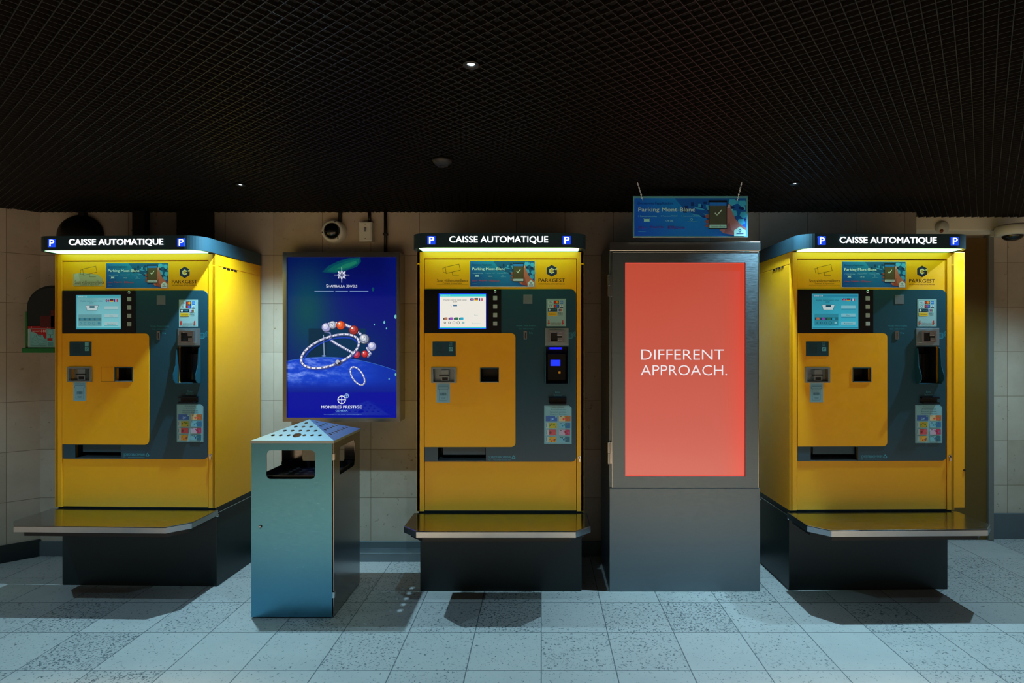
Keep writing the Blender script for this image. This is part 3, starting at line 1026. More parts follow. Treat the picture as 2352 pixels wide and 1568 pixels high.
    b.build('ticket_slit', M['black'], ts)
    b = MB()
    b.box(mx(1003), mx(1034), -0.0036, -0.003, mz(924), mz(879.6))
    A = Art(b, mx, mz, -0.0038)
    A.rect(1003, 879.6, 1034, 924, (134, 182, 198))
    dk = (30, 90, 120)
    for k in range(3):
        A.line([(1007, 882.5 + 2.2 * k), (1031, 882.5 + 2.2 * k)], 0.7, (70, 130, 156))
    A.line(rrect(1006, 1031, 888, 893, 2.2, 4), 0.6, dk, True)
    A.line(rrect(1009, 1027.5, 893, 919, 1.5, 3), 0.6, (70, 130, 156), True)
    for k in range(9):
        A.rect(1011.5 + 1.6 * k, 901.5, 1012.3 + 1.6 * k + 0.3 * (k % 2), 908, dk)
    A.text('TICKET', 1013, 912.5, 1024, 916, dk)
    b.build('ticket_label', M['print'], tick)

    # receipt / coin-return pocket
    b = MB()
    b.prism([rrect(mx(1103), mx(1146), mz(878), mz(844), 0.0015), hole_coin], -0.006, 0.002)
    cr = b.build('receipt_pocket', M['anthracite'], t)
    b = MB(); recess(b, mx(1105), mx(1144), mz(876), mz(846), -0.002, 0.07); b.build('pocket_inside', M['recess'], cr)
    b = MB(); b.box(mx(1104), mx(1145), -0.0075, -0.004, mz(878.2), mz(876.2), 0.0008); b.build('pocket_lip', M['satin'], cr)

    # door lock
    b = MB()
    b.cyl((mx(1331), 0.0, mz(1050)), (0, -1, 0), 0.0085, 0.007, 20, 0, 0.001)
    b.box(mx(1329), mx(1333), -0.009, 0.0, mz(1060), mz(1051), 0.001)
    lk_ = b.build('door_lock', M['chrome'], t)
    b = MB(); b.box(mx(1330.4), mx(1331.6), -0.0096, -0.006, mz(1052), mz(1048)); b.build('keyhole', M['black'], lk_)

    # --- canopy
    b = MB()
    CW = 0.4415
    pl = rrect(-CW, CW, -0.13, D + 0.005, (0.085, 0.085, 0.0, 0.0), 10)
    inner = rrect(-CW + 0.012, CW - 0.012, -0.118, D - 0.007, (0.075, 0.075, 0.0, 0.0), 10)
    b.prism([pl, inner], ZT + 0.0005, ZT + 0.071, 'z')
    b.prism([pl], ZT + 0.071, ZT + 0.0725, 'z')
    b.prism([inner], ZT + 0.004, ZT + 0.008, 'z')
    can = b.build('canopy', M['canopy'], t)
    b = MB()
    b.prism([rrect(-0.405, 0.405, -0.116, -0.006, 0.004)], ZT + 0.001, ZT + 0.0035, 'z')
    b.build('light_strip', M['diffuser'], can)
    b = MB()
    b.text('CAISSE AUTOMATIQUE', -0.245, 0.247, H + 0.5085, H + 0.5455, -0.1335, 0.009, 0, None, 0.003)
    b.build('sign_lettering', M['letter'], can)
    for sx in (-0.336, 0.340):
        b = MB(); b.box(sx - 0.020, sx + 0.020, -0.1325, -0.1300, H + 0.5045, H + 0.5465, 0.001)
        b.text('P', sx - 0.010, sx + 0.014, H + 0.509, H + 0.542, -0.1335, 0.012, 1)
        b.build('parking_sign', [M['p_blue'], M['letter']], can)

    # --- shelf under the door
    b = MB()
    def shelf_outline(ins, fr, ch):
        w = 0.4525 - ins
        return [(-w, 0.0), (-w, fr + ch), (-w + ch, fr), (w - ch, fr), (w, fr + ch), (w, 0.0)]
    so = shelf_outline(0, -0.296, 0.077)
    bm = bmesh.new()
    vs = [bm.verts.new((p[0], p[1], 0.395)) for p in so]
    f_ = bm.faces.new(vs)
    ex = bmesh.ops.extrude_face_region(bm, geom=[f_])
    for v in [g for g in ex['geom'] if isinstance(g, bmesh.types.BMVert)]:
        v.co.z = 0.425
    bmesh.ops.bevel(bm, geom=[e for e in bm.edges if all(v.co.z > 0.42 for v in e.verts)], offset=0.004, segments=2, profile=0.5, affect='EDGES')
    b.bm(bm)
    sh = b.build('shelf', M['steel'], t)
    b = MB()
    so = shelf_outline(0.028, -0.262, 0.07)
    b.prism([so], 0.366, 0.3945, 'z')
    b.build('shelf_support', M['black'], sh)

    # --- base
    b = MB()
    b.box(-0.427, 0.427, 0.032, D - 0.01, 0.0, 0.398, 0.003)
    base = b.build('base', M['base'], t)
    b = MB(); b.box(-0.436, 0.436, 0.015, D, 0.3985, 0.4035, 0.001); b.build('base_rim', M['steel'], base)
    b = MB(); b.box(-0.43, 0.43, 0.012, D - 0.01, 0.4036, ZB + 0.002); b.build('neck', M['base'], base)
    for sx in (-1, 1):
        for yy in (0.028, 0.40):
            b = MB()
            b.lathe([(0.0, 0.012), (0.006, 0.011), (0.009, 0.006), (0.009, 0.0)], (sx * 0.427, yy, 0.385), (sx, 0, 0), 12)
            b.build('bolt', M['chrome'], base)

    if variant == 'right':
        b = MB(); b.box(W2 - 0.001, 0.572, 0.10, 0.40, 0.414, ZT + 0.02, 0.003)
        sp = b.build('side_panel', M['yellow'], t)
        b = MB(); b.cyl((0.568, 0.10, 0.62), (0, -1, 0), 0.006, 0.006, 12); b.build('panel_screw', M['black'], sp)
    return t


pay_machine('yellow parking payment machine left of the litter bin, with torn pale camera sticker', (-2.175, 3.03, 0), math.radians(-1.5), 'left')
pay_machine('yellow parking payment machine between blue lightbox and orange-screen kiosk, screen glowing white', (-0.213, 2.96, 0), 0.0, 'middle')
pay_machine('yellow parking payment machine right of the orange-screen kiosk, with dim blue screen', (1.743, 2.98, 0), math.radians(1.0), 'right')

# ------------------------------------------------------------------ advertising kiosk
KX0, KX1, KY = (1400 - PX) * 2.99 / F, (1746.5 - PX) * 2.99 / F, 2.99
KC = (KX0 + KX1) / 2
kx = lambda px: (px - PX) * KY / F - KC
kz = lambda py: H + (PY - py) * KY / F
k = thing('advertising_kiosk', 'tall steel kiosk with orange-red screen reading different approach', 'kiosk', (KC, KY, 0))
KW = (KX1 - KX0) / 2
b = MB()
b.box(-KW, KW, 0.016, 0.42, 0.0, kz(556), 0.003)
b.build('cabinet', M['kiosk'], k)
b = MB()
b.box(-KW, KW, 0.0, 0.0165, 0.002, kz(1121), 0.002)
b.build('lower_panel', M['kiosk'], k)
b = MB()
b.box(-KW, KW, -0.004, 0.018, kz(576.5), kz(555), 0.003)
b.build('top_cap', M['kiosk_edge'], k)
b = MB()
b.prism([rrect(kx(1405), kx(1742.5), kz(1119.6), kz(578), 0.004), rrect(kx(1436), kx(1712.5), kz(1094.5), kz(602.5), 0.001)], 0.0, 0.0165)
dr = b.build('screen_door', M['kiosk'], k)
b = MB()
for (a0, a1, c0, c1) in ((1405, 1742.5, 578, 579.6), (1405, 1406.6, 578, 1119), (1741, 1742.5, 578, 1119)):
    b.box(kx(a0), kx(a1), -0.0022, 0.0, kz(c1), kz(c0), 0.0008)
b.build('door_edge', M['kiosk_edge'], dr)
b = MB()
A = Art(b, kx, kz, 0.0155)
A.field(1435, 601, 1713.5, 1095.5, 14, 26, lambda u, v: (
    188 + 22 * (v - 601) / 494 + 26 * max(0, (u - 1640) / 75) ** 2, 74 + 34 * (v - 601) / 494 - 12 * max(0, (u - 1640) / 75) ** 2, 54 + 40 * (v - 601) / 494 - 14 * max(0, (u - 1640) / 75) ** 2))
for (u0, v0, u1, v1) in ((1436, 602.5, 1712.5, 604.2), (1436, 602.5, 1437.8, 1094.5), (1436, 1092.8, 1712.5, 1094.5), (1711, 602.5, 1712.5, 1094.5)):
    A.rect(u0, v0, u1, v1, (240, 84, 70))
A.text('DIFFERENT', 1474, 802.5, 1665, 826, (238, 232, 236), -0.008)
A.text('APPROACH.', 1473, 838.5, 1672, 862, (238, 232, 236), -0.008)
b.build('screen', M['kiosk_screen'], dr)
for (c0, c1) in ((631, 681), (1015, 1065)):
    b = MB()
    zc = (kz(c0) + kz(c1)) / 2
    b.cyl((-KW - 0.004, -0.004, kz(c1)), (0, 0, 1), 0.007, (kz(c0) - kz(c1)) / 2 - 0.001, 16, 0, 0.001)
    b.cyl((-KW - 0.004, -0.004, zc), (0, 0, 1), 0.008, (kz(c0) - kz(c1)) / 2, 16, 0, 0.001)
    b.box(-KW, -KW + 0.012, -0.003, 0.002, kz(c1), kz(c0), 0.0006)
    b.build('hinge', M['kiosk_edge'], dr)

# ------------------------------------------------------------------ hanging sign
SY = 2.90
sxp = lambda px: (px - PX) * SY / F
szp = lambda py: H + (PY - py) * SY / F
SCX = sxp(1586)
hs = thing('hanging_sign', 'blue parking advert board hanging on two chains above the orange-screen kiosk', 'sign', (SCX, SY, szp(545)))
lx = lambda px: sxp(px) - SCX
lz = lambda py: szp(py) - szp(545)
b = MB(); b.box(lx(1454), lx(1718), 0.0, 0.012, lz(545), lz(450), 0.001)
bd = b.build('board', M['satin'], hs)
b = MB()
A = Art(b, lx, lz, -0.0003)
A.rect(1454.5, 450.5, 1717.5, 544.5, (90, 170, 190))
parking_print(A, 1457, 455, 1714, 542, (0.85, 1.22, 1.6), True)
b.build('advert_print', M['print'], bd)
for (ptop, pbot) in ((1464, 1476), (1704, 1692.5)):
    b = MB()
    a = Vector((((ptop - PX) * 2.84 / F) - SCX, 2.84 - SY, CEIL - szp(545)))
    e = Vector((lx(pbot), -0.006, lz(461)))
    n = 11
    d = (e - a)
    side = Vector((1, 0, 0)) - d.normalized() * d.normalized().x
    other = d.normalized().cross(side)
    for i in range(n):
        b.link(a + d * ((i + .5) / n), d, side if i % 2 else other, d.length / n * 1.35, 0.0055, 0.0011)
    b.tube([e + Vector((0, -.001, 0)), e + Vector((0, 0.008, -0.004))], 0.0025, 8)
    b.build('chain', M['chrome'], hs)

# ------------------------------------------------------------------ backlit poster box
BY = 3.375
bx = lambda px: (px - PX) * BY / F
bz = lambda py: H + (PY - py) * BY / F
LBC = bx(784)
lb = thing('poster_lightbox', 'blue backlit jewellery poster in a metal wall case behind the litter bin', 'lightbox', (LBC, BY, bz(968)))
lx2 = lambda px: bx(px) - LBC
lz2 = lambda py: bz(py) - bz(968)
X0, X1, Z0, Z1 = lx2(649), lx2(919), lz2(968), lz2(579)
b = MB()
b.box(X0, X1, 0.02, WY - BY, Z0, Z1, 0.003)
b.build('case', M['frame'], lb)
b = MB()
b.prism([rrect(X0, X1, Z0, Z1, 0.002), rrect(lx2(656), lx2(914), lz2(962), lz2(587), 0.001)], 0.002, 0.02)
b.prism([rrect(lx2(653), lx2(917), lz2(965), lz2(584), 0.002), rrect(lx2(659), lx2(911), lz2(959), lz2(590), 0.001)], -0.004, 0.02)
fr = b.build('frame', M['frame'], lb)
b = MB()
A = Art(b, lx2, lz2, 0.012, 0.00002)
rn = random.Random(11)
def smooth(a, b_, x):
    t = min(1, max(0, (x - a) / (b_ - a))); return t * t * (3 - 2 * t)
def mixc(c1, c2, t):
    return tuple(c1[i] + (c2[i] - c1[i]) * t for i in range(3))
def bgcol(u, v):
    base = mixc((2, 10, 84), (4, 14, 116), smooth(600, 700, v))
    teal = math.exp(-(((u - 705) / 60) ** 2 + ((v - 720) / 110) ** 2))
    base = mixc(base, (0, 72, 76), 0.95 * teal)
    low = math.exp(-(((u - 790) / 130) ** 2 + ((v - 800) / 60) ** 2))
    base = mixc(base, (0, 52, 92), 0.6 * low)
    edge = smooth(860, 912, u)
    return mixc(base, (4, 20, 110), edge * .6)
A.field(657, 588, 913, 962, 40, 60, bgcol)
# green planet at the top
def planet(u, v):
    return mixc((0, 60, 90), (16, 120, 96), smooth(735, 800, u) * (1 - smooth(615, 630, v)))
A.poly([(738, 624), (752, 610), (775, 599), (800, 592), (826, 590), (828, 600), (818, 612), (795, 620), (765, 627)], (2, 66, 84))
A.poly([(748, 622), (768, 608), (796, 598), (824, 593), (822, 604), (800, 616), (770, 624)], (6, 88, 86))
A.poly([(768, 618), (790, 606), (816, 598), (818, 604), (798, 614)], (22, 112, 90))
# blue globe
from mathutils import noise as mnoise
def globe(u, v):
    w = mnoise.fractal(Vector((u * .035, v * .11, 0.3)), 0.9, 2.1, 5)
    g = mnoise.fractal(Vector((u * .12, v * .3, 4.0)), 0.8, 2.0, 4)
    t = smooth(-.5, 1.1, w + .5 * g)
    c = mixc((16, 62, 196), (134, 160, 246), t * smooth(905, 850, v) * smooth(900, 690, u))
    c = mixc(c, (6, 40, 150), smooth(780, 915, u) * .8)
    return mixc(c, (6, 28, 140), smooth(868, 902, v))
y_ = A.lay()
vs, cs_, fs = [], [], []
nx_, ny_ = 130, 44
for j in range(ny_ + 1):
    for i in range(nx_ + 1):
        u = 657 + 256 * i / nx_
        top = 820 + 32 * ((u - 745) / 165) ** 2
        v = top + (902 - top) * j / ny_
        vs.append((lx2(u), y_, lz2(v))); cs_.append(L(globe(u, v)))
for j in range(ny_):
    for i in range(nx_):
        q = j * (nx_ + 1) + i
        fs.append((q, q + 1, q + nx_ + 2, q + nx_ + 1))
b.add(vs, fs, 0, False, cs_)
A.line([(657 + 256 * i / 40, 820 + 32 * ((657 + 256 * i / 40 - 745) / 165) ** 2) for i in range(41)], 0.8, (60, 120, 200))
A.rect(657, 901, 913, 962, (4, 12, 150))
# dark box shapes far behind the jewels
A.rect(707, 754, 748, 819, (0, 40, 62)); A.rect(748, 754, 838, 819, (0, 46, 80))
# stand post
A.line([(741, 770), (743, 815)], 2.6, (130, 150, 190)); A.disc(742, 817, 5, (110, 140, 200), 2)
A.line([(745, 762), (756, 764), (759, 772), (757, 782)], 3, (110, 120, 170))
# beaded bracelet
def cord(pts, w, n):
    for i in range(n):
        t = i / (n - 1) * (len(pts) - 1); q = min(int(t), len(pts) - 2); f2 = t - q
        u = pts[q][0] + (pts[q + 1][0] - pts[q][0]) * f2; v = pts[q][1] + (pts[q + 1][1] - pts[q][1]) * f2
        A.disc(u, v, w, (80, 90, 140), n=10); A.disc(u - w * .2, v - w * .25, w * .62, (214, 218, 236), n=10)
cord([(757, 780), (772, 790), (790, 800), (812, 812)], 3.6, 15)
cord([(755, 744), (770, 742), (790, 745), (806, 752), (828, 768), (842, 785)], 4.2, 20)
cord([(842, 800), (850, 812), (844, 818)], 3.4, 7)
def bead(u, v, r, c1, c2):
    A.disc(u, v, r, tuple(c_ * .45 for c_ in c1)); A.disc(u - r * .06, v - r * .06, r * .9, c1); A.disc(u - r * .2, v - r * .25, r * .55, c2); A.disc(u - r * .32, v - r * .42, r * .2, (250, 240, 240))
bead(748, 752, 11, (150, 150, 200), (206, 206, 236))
bead(763, 746, 9.5, (150, 156, 176), (210, 214, 226))
bead(781.5, 747, 10.6, (206, 70, 30), (236, 110, 50))
bead(811.5, 758, 11, (150, 44, 40), (196, 76, 66))
bead(835.6, 778.5, 12, (130, 140, 160), (196, 204, 214))
bead(853.5, 795.5, 10.5, (150, 156, 200), (212, 212, 236))
bead(818, 814, 9, (170, 40, 66), (216, 84, 96))
bead(837, 813, 8.4, (176, 36, 46), (216, 70, 66))
for (u, v) in ((763, 746), (835.6, 778.5)):
    for q in range(26):
        a_ = rn.random() * 6.28; r_ = rn.random() * 9
        A.disc(u + r_ * math.cos(a_), v + r_ * math.sin(a_), 1.0, rn.choice([(240, 242, 246), (90, 96, 120), (180, 186, 200)]), n=7)
# bangle of pearls
def ell(cx_, cy_, a_, bq, tilt, t):
    return (cx_ + a_ * math.cos(t) * math.cos(tilt) - bq * math.sin(t) * math.sin(tilt), cy_ + a_ * math.cos(t) * math.sin(tilt) + bq * math.sin(t) * math.cos(tilt))
A.line([ell(759, 812, 66, 31, -.36, 6.2832 * i / 60) for i in range(61)], 3, (30, 60, 170))
A.line([ell(757, 807, 70, 32, -.36, 6.2832 * i / 72) for i in range(73)], 6.0, (70, 76, 120))
A.line([ell(756.5, 806, 70, 32, -.36, 6.2832 * i / 72) for i in range(73)], 4.2, (176, 178, 204))
for i in range(84):
    u, v = ell(757, 806.5, 70, 32, -.36, 6.2832 * i / 84)
    A.disc(u, v, 1.9, (236, 236, 246) if i % 3 else (110, 112, 150), n=8)
A.disc(776, 833, 7.5, (60, 62, 90)); A.disc(774.5, 831, 5, (180, 186, 204)); A.disc(778, 834, 2.4, (20, 22, 40))
# finger ring
A.line([ell(820.5, 863.5, 23.5, 12, .98, 6.2832 * i / 40) for i in range(41)], 3.8, (90, 96, 140))
A.line([ell(820, 863, 23.5, 12, .98, 6.2832 * i / 40) for i in range(41)], 2.6, (206, 208, 226))
for i in range(34):
    u, v = ell(820, 863, 23.5, 12, .98, 6.2832 * i / 34)
    A.disc(u, v, 1.1, (246, 246, 250) if i % 2 else (80, 84, 120), n=7)
# sparkles
for (u, v, r_) in ((882, 740, 2.2), (859, 745, 1.4), (908, 727, 3), (887, 754, 1.4), (908, 860, 2), (893, 870, 1.4), (856, 664, 3)):
    A.disc(u, v, r_, (110, 190, 200) if v != 664 else (10, 70, 90), r_ * 1.6, 8)
# logos
wt = (224, 230, 244)
for q in range(8):
    a_ = math.radians(45 * q)
    R_ = 17 if q % 2 == 0 else 10
    dx, dy = math.sin(a_), -math.cos(a_)
    ox, oy = -dy, dx
    if q % 2 == 0:
        A.line([(784 + dx * 2, 631 + dy * 2), (784 + dx * R_, 631 + dy * R_)], 0.9, wt)
    wq = 3.6
    m_ = 7.2
    A.poly([(784 + dx * 2.4, 631 + dy * 2.4), (784 + dx * m_ + ox * wq * .7, 631 + dy * m_ + oy * wq * .7), (784 + dx * (11 if q % 2 == 0 else 12.5), 631 + dy * (11 if q % 2 == 0 else 12.5)),
            (784 + dx * m_ - ox * wq * .7, 631 + dy * m_ - oy * wq * .7)], wt)
    A.disc(784 + dx * m_, 631 + dy * m_, 1.2, (4, 20, 110), n=8)
A.text('S', 748.5, 652.4, 752.6, 659.6, wt); A.text('HAMBALLA', 753.2, 653.8, 791, 659.4, wt); A.text('J', 794.5, 652.4, 796.8, 660.4, wt); A.text('EWELS', 798, 653.8, 819.5, 659.4, wt)
for (u0, u1) in ((722, 765), (770, 798), (803, 845)):
    A.line([(u0, 668.5), (u1, 668.5)], 0.9, (150, 180, 220))
A.ring(784, 918, 9.6, 2, wt); A.line([(784, 909), (784, 927)], 1.4, wt); A.line([(775, 918), (793, 918)], 1.4, wt)
A.ring(795.5, 909, 5.2, 1.3, (150, 190, 226)); A.line([(795.5, 904), (795.5, 914)], .8, (150, 190, 226)); A.line([(790.5, 909), (800.5, 909)], .8, (150, 190, 226))
A.text('MONTRES PRESTIGE', 737, 931.4, 830, 938.4, wt, 0.014)
A.text('GENEVA', 770, 941, 798, 945, (120, 170, 220), 0.01)
A.text('Rue du Mont-Blanc 10 - 1201 Genève - www.montresprestige.com', 743, 950.4, 830, 953, (110, 150, 210))
b.build('poster', M['poster'], lb)

# ------------------------------------------------------------------ litter bin
BX, BYc = -1.186, 2.895
bn = thing('litter_bin', 'square stainless steel litter bin with perforated pyramid lid and rounded openings', 'litter bin', (BX, BYc, 0))
HB = 0.1955
TOPZ = 0.846
zo0, zo1 = H - (1100 - PY) * 2.695 / F, H - (1034 - PY) * 2.695 / F
op = lambda s_: rrect(-0.122 * s_, 0.109 * s_, zo0, zo1, 0.02)
fz0 = 0.006
b = MB()
b.prism([rrect(-HB, HB, fz0, TOPZ, 0.0), rrect(-0.1175, 0.1125, zo0, zo1, 0.02)], HB - 0.003, HB, 'y')
for sx in (-1, 1):
    xs = sorted((sx * HB, sx * (HB - 0.003)))
    b.prism([rrect(-HB + 0.003, HB - 0.003, fz0, TOPZ, 0.0), rrect(-0.115, 0.115, zo0, zo1, 0.02)], xs[0], xs[1], 'x')
body = b.build('body', M['bin_side'], bn)
b = MB()
b.prism([rrect(-HB, HB - 0.006, fz0, TOPZ - 0.004, 0.0), rrect(-0.123, 0.109, zo0, zo1, 0.02)], -HB - 0.003, -HB, 'y')
bdoor = b.build('front_door', M['teal_lit_brushed'], bn)
# two lines for the folded edge of the opening
b = MB()
b.cyl((-HB + 0.044, -HB - 0.003, H - (1209 - PY) * 2.695 / F), (0, -1, 0), 0.0075, 0.004, 20, 0, 0.001)
lk2 = b.build('door_lock', M['black'], bdoor)
b = MB(); b.cyl((-HB + 0.044, -HB - 0.0072, H - (1209 - PY) * 2.695 / F), (0, -1, 0), 0.0045, 0.0008, 12); b.build('key_barrel', M['satin'], bdoor)
for zc in (H - (1049 - PY) * 2.70 / F, H - (1366 - PY) * 2.70 / F):
    b = MB(); b.box(HB - 0.005, HB + 0.006, -HB - 0.002, -HB + 0.014, zc - 0.015, zc + 0.015, 0.001)
    b.build('hinge', M['chrome'], body)
# pyramid lid: four folded sheets with punched holes
APEX = 0.0765
lid = MB()
Lx = HB + 0.004
slope = math.hypot(Lx, APEX)


def lid_face(rot, holes):
    tri = [(-Lx, 0.0), (Lx, 0.0), (0.0, slope)]
    loops = [tri] + holes
    tris = tessellate_polygon([[Vector((p[0], p[1], 0)) for p in lp] for lp in loops])
    flat = [p for lp in loops for p in lp]
    R = Matrix.Rotation(rot, 4, 'Z')
    def P(p, d):
        v = Vector((p[0], -Lx + p[1] * Lx / slope + d * APEX / slope, TOPZ + p[1] * APEX / slope - d * Lx / slope))
        return R @ v
    n = len(flat)
    vs = [P(p, 0) for p in flat] + [P(p, 0.002) for p in flat]
    fs = [tuple(t) for t in tris] + [tuple(i + n for i in t[::-1]) for t in tris]
    k0 = 0
    for lp in loops:
        m_ = len(lp)
        fs += [(k0 + i, k0 + (i + 1) % m_, k0 + (i + 1) % m_ + n, k0 + i + n) for i in range(m_)]
        k0 += m_
    lid.add(vs, fs)


def holes_for(big):
    hs_ = []
    rows = [(0.052, 3), (0.096, 2), (0.136, 1), (0.174, 0)]
    for zr, m_ in rows:
        for i in range(-m_, m_ + 1):
            if zr == 0.052 and i == 0 and big:
                hs_.append(circle(0.002, zr, 0.0205, 20)); continue
            if zr == 0.174 and i:
                continue
            hs_.append(circle(i * 0.038, zr, 0.0092, 16))
    return hs_


for q in range(4):
    lid_face(q * math.pi / 2, holes_for(q % 2 == 0))
# turned-down rim
lid.prism([rrect(-Lx, Lx, -Lx, Lx, 0.0), rrect(-Lx + 0.002, Lx - 0.002, -Lx + 0.002, Lx - 0.002, 0.0)], TOPZ - 0.012, TOPZ + 0.0005, 'z')
lid.build('lid', M['satin'], bn)
b = MB()
vs = []
w1 = HB - 0.02
b.prism([rrect(-w1, w1, -w1, w1, 0.012), rrect(-w1 + .003, w1 - .003, -w1 + .003, w1 - .003, 0.010)], 0.03, zo0 + 0.012, 'z')
b.prism([rrect(-w1, w1, -w1, w1, 0.012)], 0.03, 0.034, 'z')
ln = b.build('liner', M['bag'], bn)
b = MB(); b.prism([rrect(-w1 + .004, w1 - .004, -w1 + .004, w1 - .004, 0.01)], 0.5, zo0 - 0.02, 'z'); b.build('bin_bag', M['bag'], ln)
b = MB(); b.box(-HB + 0.012, HB - 0.012, -HB + 0.012, HB - 0.012, 0.0, 0.012); b.build('plinth', M['black'], bn)

# ------------------------------------------------------------------ fittings on the back wall
# camera above the lightbox
c0 = at(770, 534, WY)
dc = thing('dome_camera', 'white-ringed black dome camera on tiled wall above the blue lightbox', 'security camera', (c0[0], WY, c0[2]))
b = MB(); b.lathe([(0.074, 0.0), (0.074, 0.018), (0.068, 0.045), (0.062, 0.056), (0.05, 0.058), (0.047, 0.05)], axis=(0, -1, 0), n=40); b.build('housing', M['white_plastic'], dc)
b = MB(); b.lathe([(0.049, 0.05)] + [(0.049 * math.cos(t * .157), 0.05 + 0.042 * math.sin(t * .157)) for t in range(1, 11)], axis=(0, -1, 0), n=36); b.build('dome', M['black_gloss'], dc)
for q in range(3):
    a_ = math.radians(70 + 120 * q)
    b = MB()
    b.lathe([(0, .0585), (0.004, .0585), (0.004, 0.055)], (0.058 * math.cos(a_), 0, 0.058 * math.sin(a_)), (0, -1, 0), 10)
    b.build('screw', M['black'], dc)
b = MB(); x_ = at(783, 0, WY)[0] - c0[0]; b.box(x_ - 0.010, x_ + 0.010, -0.02, 0.0, 0.06, CEIL - c0[2], 0.002); b.build('conduit', M['conduit'], dc)

c0 = at(845, 535, WY)
sw = thing('switch_box', 'pale rectangular switch box on the wall right of the white-ringed camera', 'switch', (c0[0], WY, c0[2]))
b = MB(); b.box(-0.040, 0.040, -0.05, 0.0, -0.060, 0.060, 0.004); b.build('box', M['white_plastic'], sw)
b = MB(); b.box(-0.035, 0.035, -0.054, -0.049, -0.055, 0.055, 0.002); cv = b.build('cover', M['white_plastic'], sw)
b = MB(); b.box(-0.006, 0.006, -0.060, -0.054, -0.002, 0.022, 0.001); b.build('toggle', M['trim'], cv)
for z_ in (-0.044, 0.044):
    b = MB()
    b.lathe([(0, .0006), (0.003, .0006), (0.003, 0)], (0, -0.054, z_), (0, -1, 0), 10)
    b.build('screw', M['trim'], cv)
b = MB(); x_ = at(850, 0, WY)[0] - c0[0]; b.tube([(x_, -0.014, 0.06), (x_, -0.014, CEIL - c0[2])], 0.009, 12); b.build('conduit', M['conduit'], sw)

c0 = at(887, 578, WY)
b = MB(); b.tube([(0, -0.016, -0.01), (0, -0.016, CEIL - c0[2])], 0.010, 12)
b.box(-0.014, 0.014, -0.03, 0.0, 0.10, 0.112, 0.001)
tag(b.build('cable_conduit', M['conduit'], loc=(c0[0], WY, c0[2])), 'black cable pipe running from ceiling down to the top of the lightbox', 'conduit')

# behind the left machine
c0 = at(190, 545, WY)
bd_ = thing('dome_fixture', 'large black domed fixture on the wall behind the left machine canopy', 'wall fixture', (c0[0], WY, c0[2]))
b = MB(); b.lathe([(0.135, 0.0), (0.135, 0.02)] + [(0.13 * math.cos(t * .157), 0.02 + 0.08 * math.sin(t * .157)) for t in range(0, 11)], axis=(0, -1, 0), n=44); b.build('dome', M['black'], bd_)
b = MB(); b.box(-0.0, 0.034, -0.035, 0.0, 0.10, CEIL - c0[2], 0.003); b.build('stem', M['conduit'], bd_)
for (p0, p1, d_, lab) in ((303, 332, 0.05, 'narrow dark strip on the wall above left machine, beside the domed fixture'),
                          (405, 478, 0.07, 'wide dark strip on the wall above the right side of left machine')):
    xa, xb = at(p0, 0, WY - d_)[0], at(p1, 0, WY - d_)[0]  # plain dark boxes from the ceiling down to canopy height
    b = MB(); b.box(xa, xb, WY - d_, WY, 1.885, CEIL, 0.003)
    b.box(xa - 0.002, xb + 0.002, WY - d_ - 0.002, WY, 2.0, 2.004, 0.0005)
    tag(b.build('dark_wall_strip', M['conduit']), lab, 'duct', 'dark strips above the left machine')

# defibrillator cabinet at the left corner
ax0, ax1 = at(62, 0, 3.30)[0], at(62, 0, 3.30)[0] + 0.30
ac = (ax0 + ax1) / 2
az = lambda py: H + (PY - py) * 3.30 / F
axp = lambda px: (px - PX) * 3.30 / F - ac
df = thing('defibrillator_cabinet', 'green arched emergency cabinet with red header beside left payment machine', 'defibrillator cabinet', (ac, 3.30, az(805)))
zz = lambda py: az(py) - az(805)
arch = [(-0.15, 0.0), (0.15, 0.0)] + [(0.15 * math.cos(math.radians(a_)), zz(705) + (zz(655) - zz(705)) * math.sin(math.radians(a_))) for a_ in range(0, 181, 12)]
b = MB(); b.prism([arch], 0.0, 0.19); b.build('case', M['base'], df)
b = MB(); b.box(-0.165, 0.165, -0.02, 0.19, zz(810), zz(799), 0.004)
b.box(-0.156, -0.146, -0.006, 0.02, 0.01, zz(715), 0.003); b.build('green_base', M['green'], df)
cov = [(p[0] * .90, zz(745) if p[1] <= 0 else p[1] * .96) for p in arch]
b = MB(); b.prism([cov], -0.012, 0.0); b.build('clear_cover', M['dark_window'], df)
b = MB(); b.box(-0.06, 0.02, -0.0145, -0.012, zz(752), zz(725), 0.001); b.box(0.0, 0.1, -0.0145, -0.012, zz(756), zz(712), 0.001)
b.build('device', simple('dim_red_device', (90, 24, 28), 0.5), df)
b = MB()
A = Art(b, axp, zz, -0.006)
b.box(axp(66), axp(175), -0.006, 0.0, zz(798), zz(749))
A.rect(66, 749, 175, 755, (180, 24, 26))
A.text('1', 73.5, 749.6, 75, 752.6, (220, 230, 230), .02); A.text('2', 110, 749.6, 112.5, 752.6, (220, 230, 230), .02)
A.rect(68.5, 754.4, 175, 797.5, (130, 206, 214))
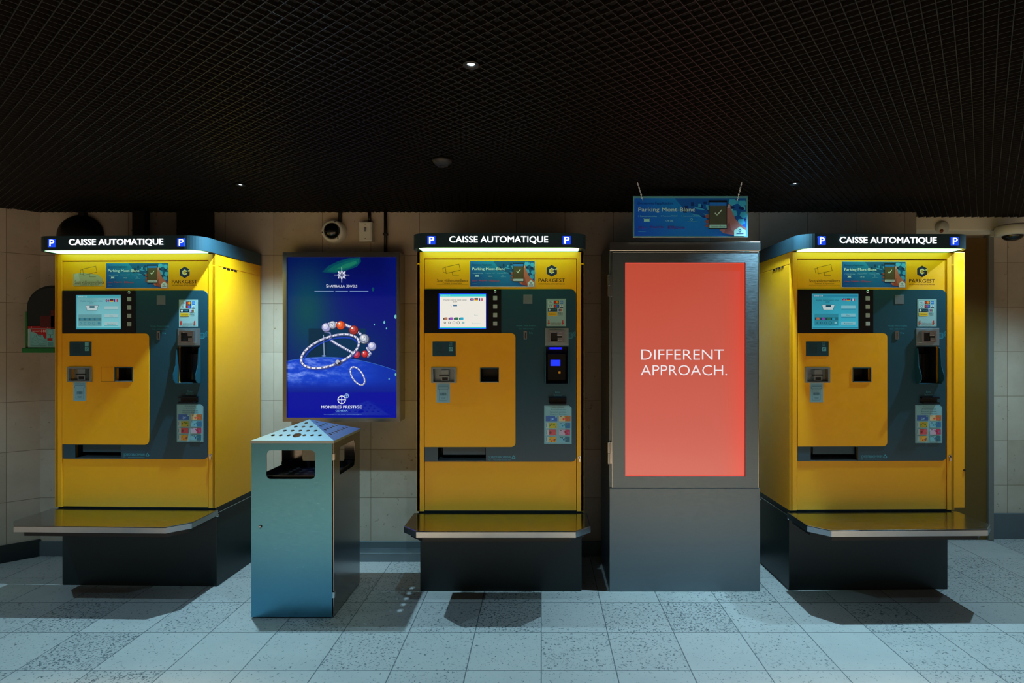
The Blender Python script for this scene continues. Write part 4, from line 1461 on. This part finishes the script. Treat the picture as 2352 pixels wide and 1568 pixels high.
A.poly([(73, 756), (109, 756), (109, 778), (104, 777), (100, 769), (90, 769), (84, 764), (74, 762)], (190, 28, 30))
A.text('Appelez le', 76, 758, 96, 763, (214, 224, 224)); A.text('144', 97.5, 757.4, 107, 763, (240, 240, 240), .03)
for (u, v, r_) in ((92, 769, 3), (99, 771, 3.4), (84, 771, 2.6)):
    A.ring(u, v, r_, .7, (40, 100, 120))
for q in range(5):
    A.line([(75, 777 + 3.6 * q), (84, 773 + 4 * q), (94, 780 + 3 * q), (107, 776 + 4 * q)], 0.5, (60, 130, 146))
A.line([(73.5, 764), (73.5, 793.5), (108.5, 793.5), (108.5, 779)], 0.7, (60, 110, 130))
A.line([(112, 757), (124, 757), (124, 768), (112, 768)], 0.6, (60, 110, 130), True)
A.line([(118, 770), (118, 775)], 1.2, (30, 40, 46)); A.rect(111, 776, 123, 782, (180, 40, 36)); A.rect(112, 785, 124, 795, (96, 170, 184))
b.build('instruction_panel', M['print'], df)

# beam fittings on the right
c0 = at(2326, 530, 3.50)
rc = thing('dome_camera', 'pale dome camera sticking out from the beam at the right edge', 'security camera', (c0[0], 3.50, c0[2]))
b = MB(); b.lathe([(0, 0.036), (0.078, 0.034), (0.090, 0.022), (0.090, -0.026), (0.080, -0.030), (0.052, -0.030)], n=40); b.box(-0.03, 0.03, 0.05, 0.14, -0.012, 0.026, 0.004); b.build('housing', M['white_plastic'], rc)
b = MB(); b.lathe([(0.055 * math.cos(t * .157), -0.029 - 0.034 * math.sin(t * .157)) for t in range(0, 11)], n=32); b.build('dome', M['black_gloss'], rc)
c0 = at(2172, 520, 3.60)
rd_ = thing('round_detector', 'small pale round detector on the beam above the right machine', 'detector', (c0[0], 3.64, c0[2]))
b = MB(); b.lathe([(0, 0.03), (0.030, 0.028), (0.040, 0.018), (0.042, 0.0)], axis=(0.1, -1, -0.1), n=32); b.build('housing', M['white_plastic'], rd_)
b = MB(); b.lathe([(0, 0.006), (0.010, 0.004), (0.012, 0)], (-0.016, -0.026, -0.026), (0, -1, -.4), 16); b.build('indicator', M['red'], rd_)
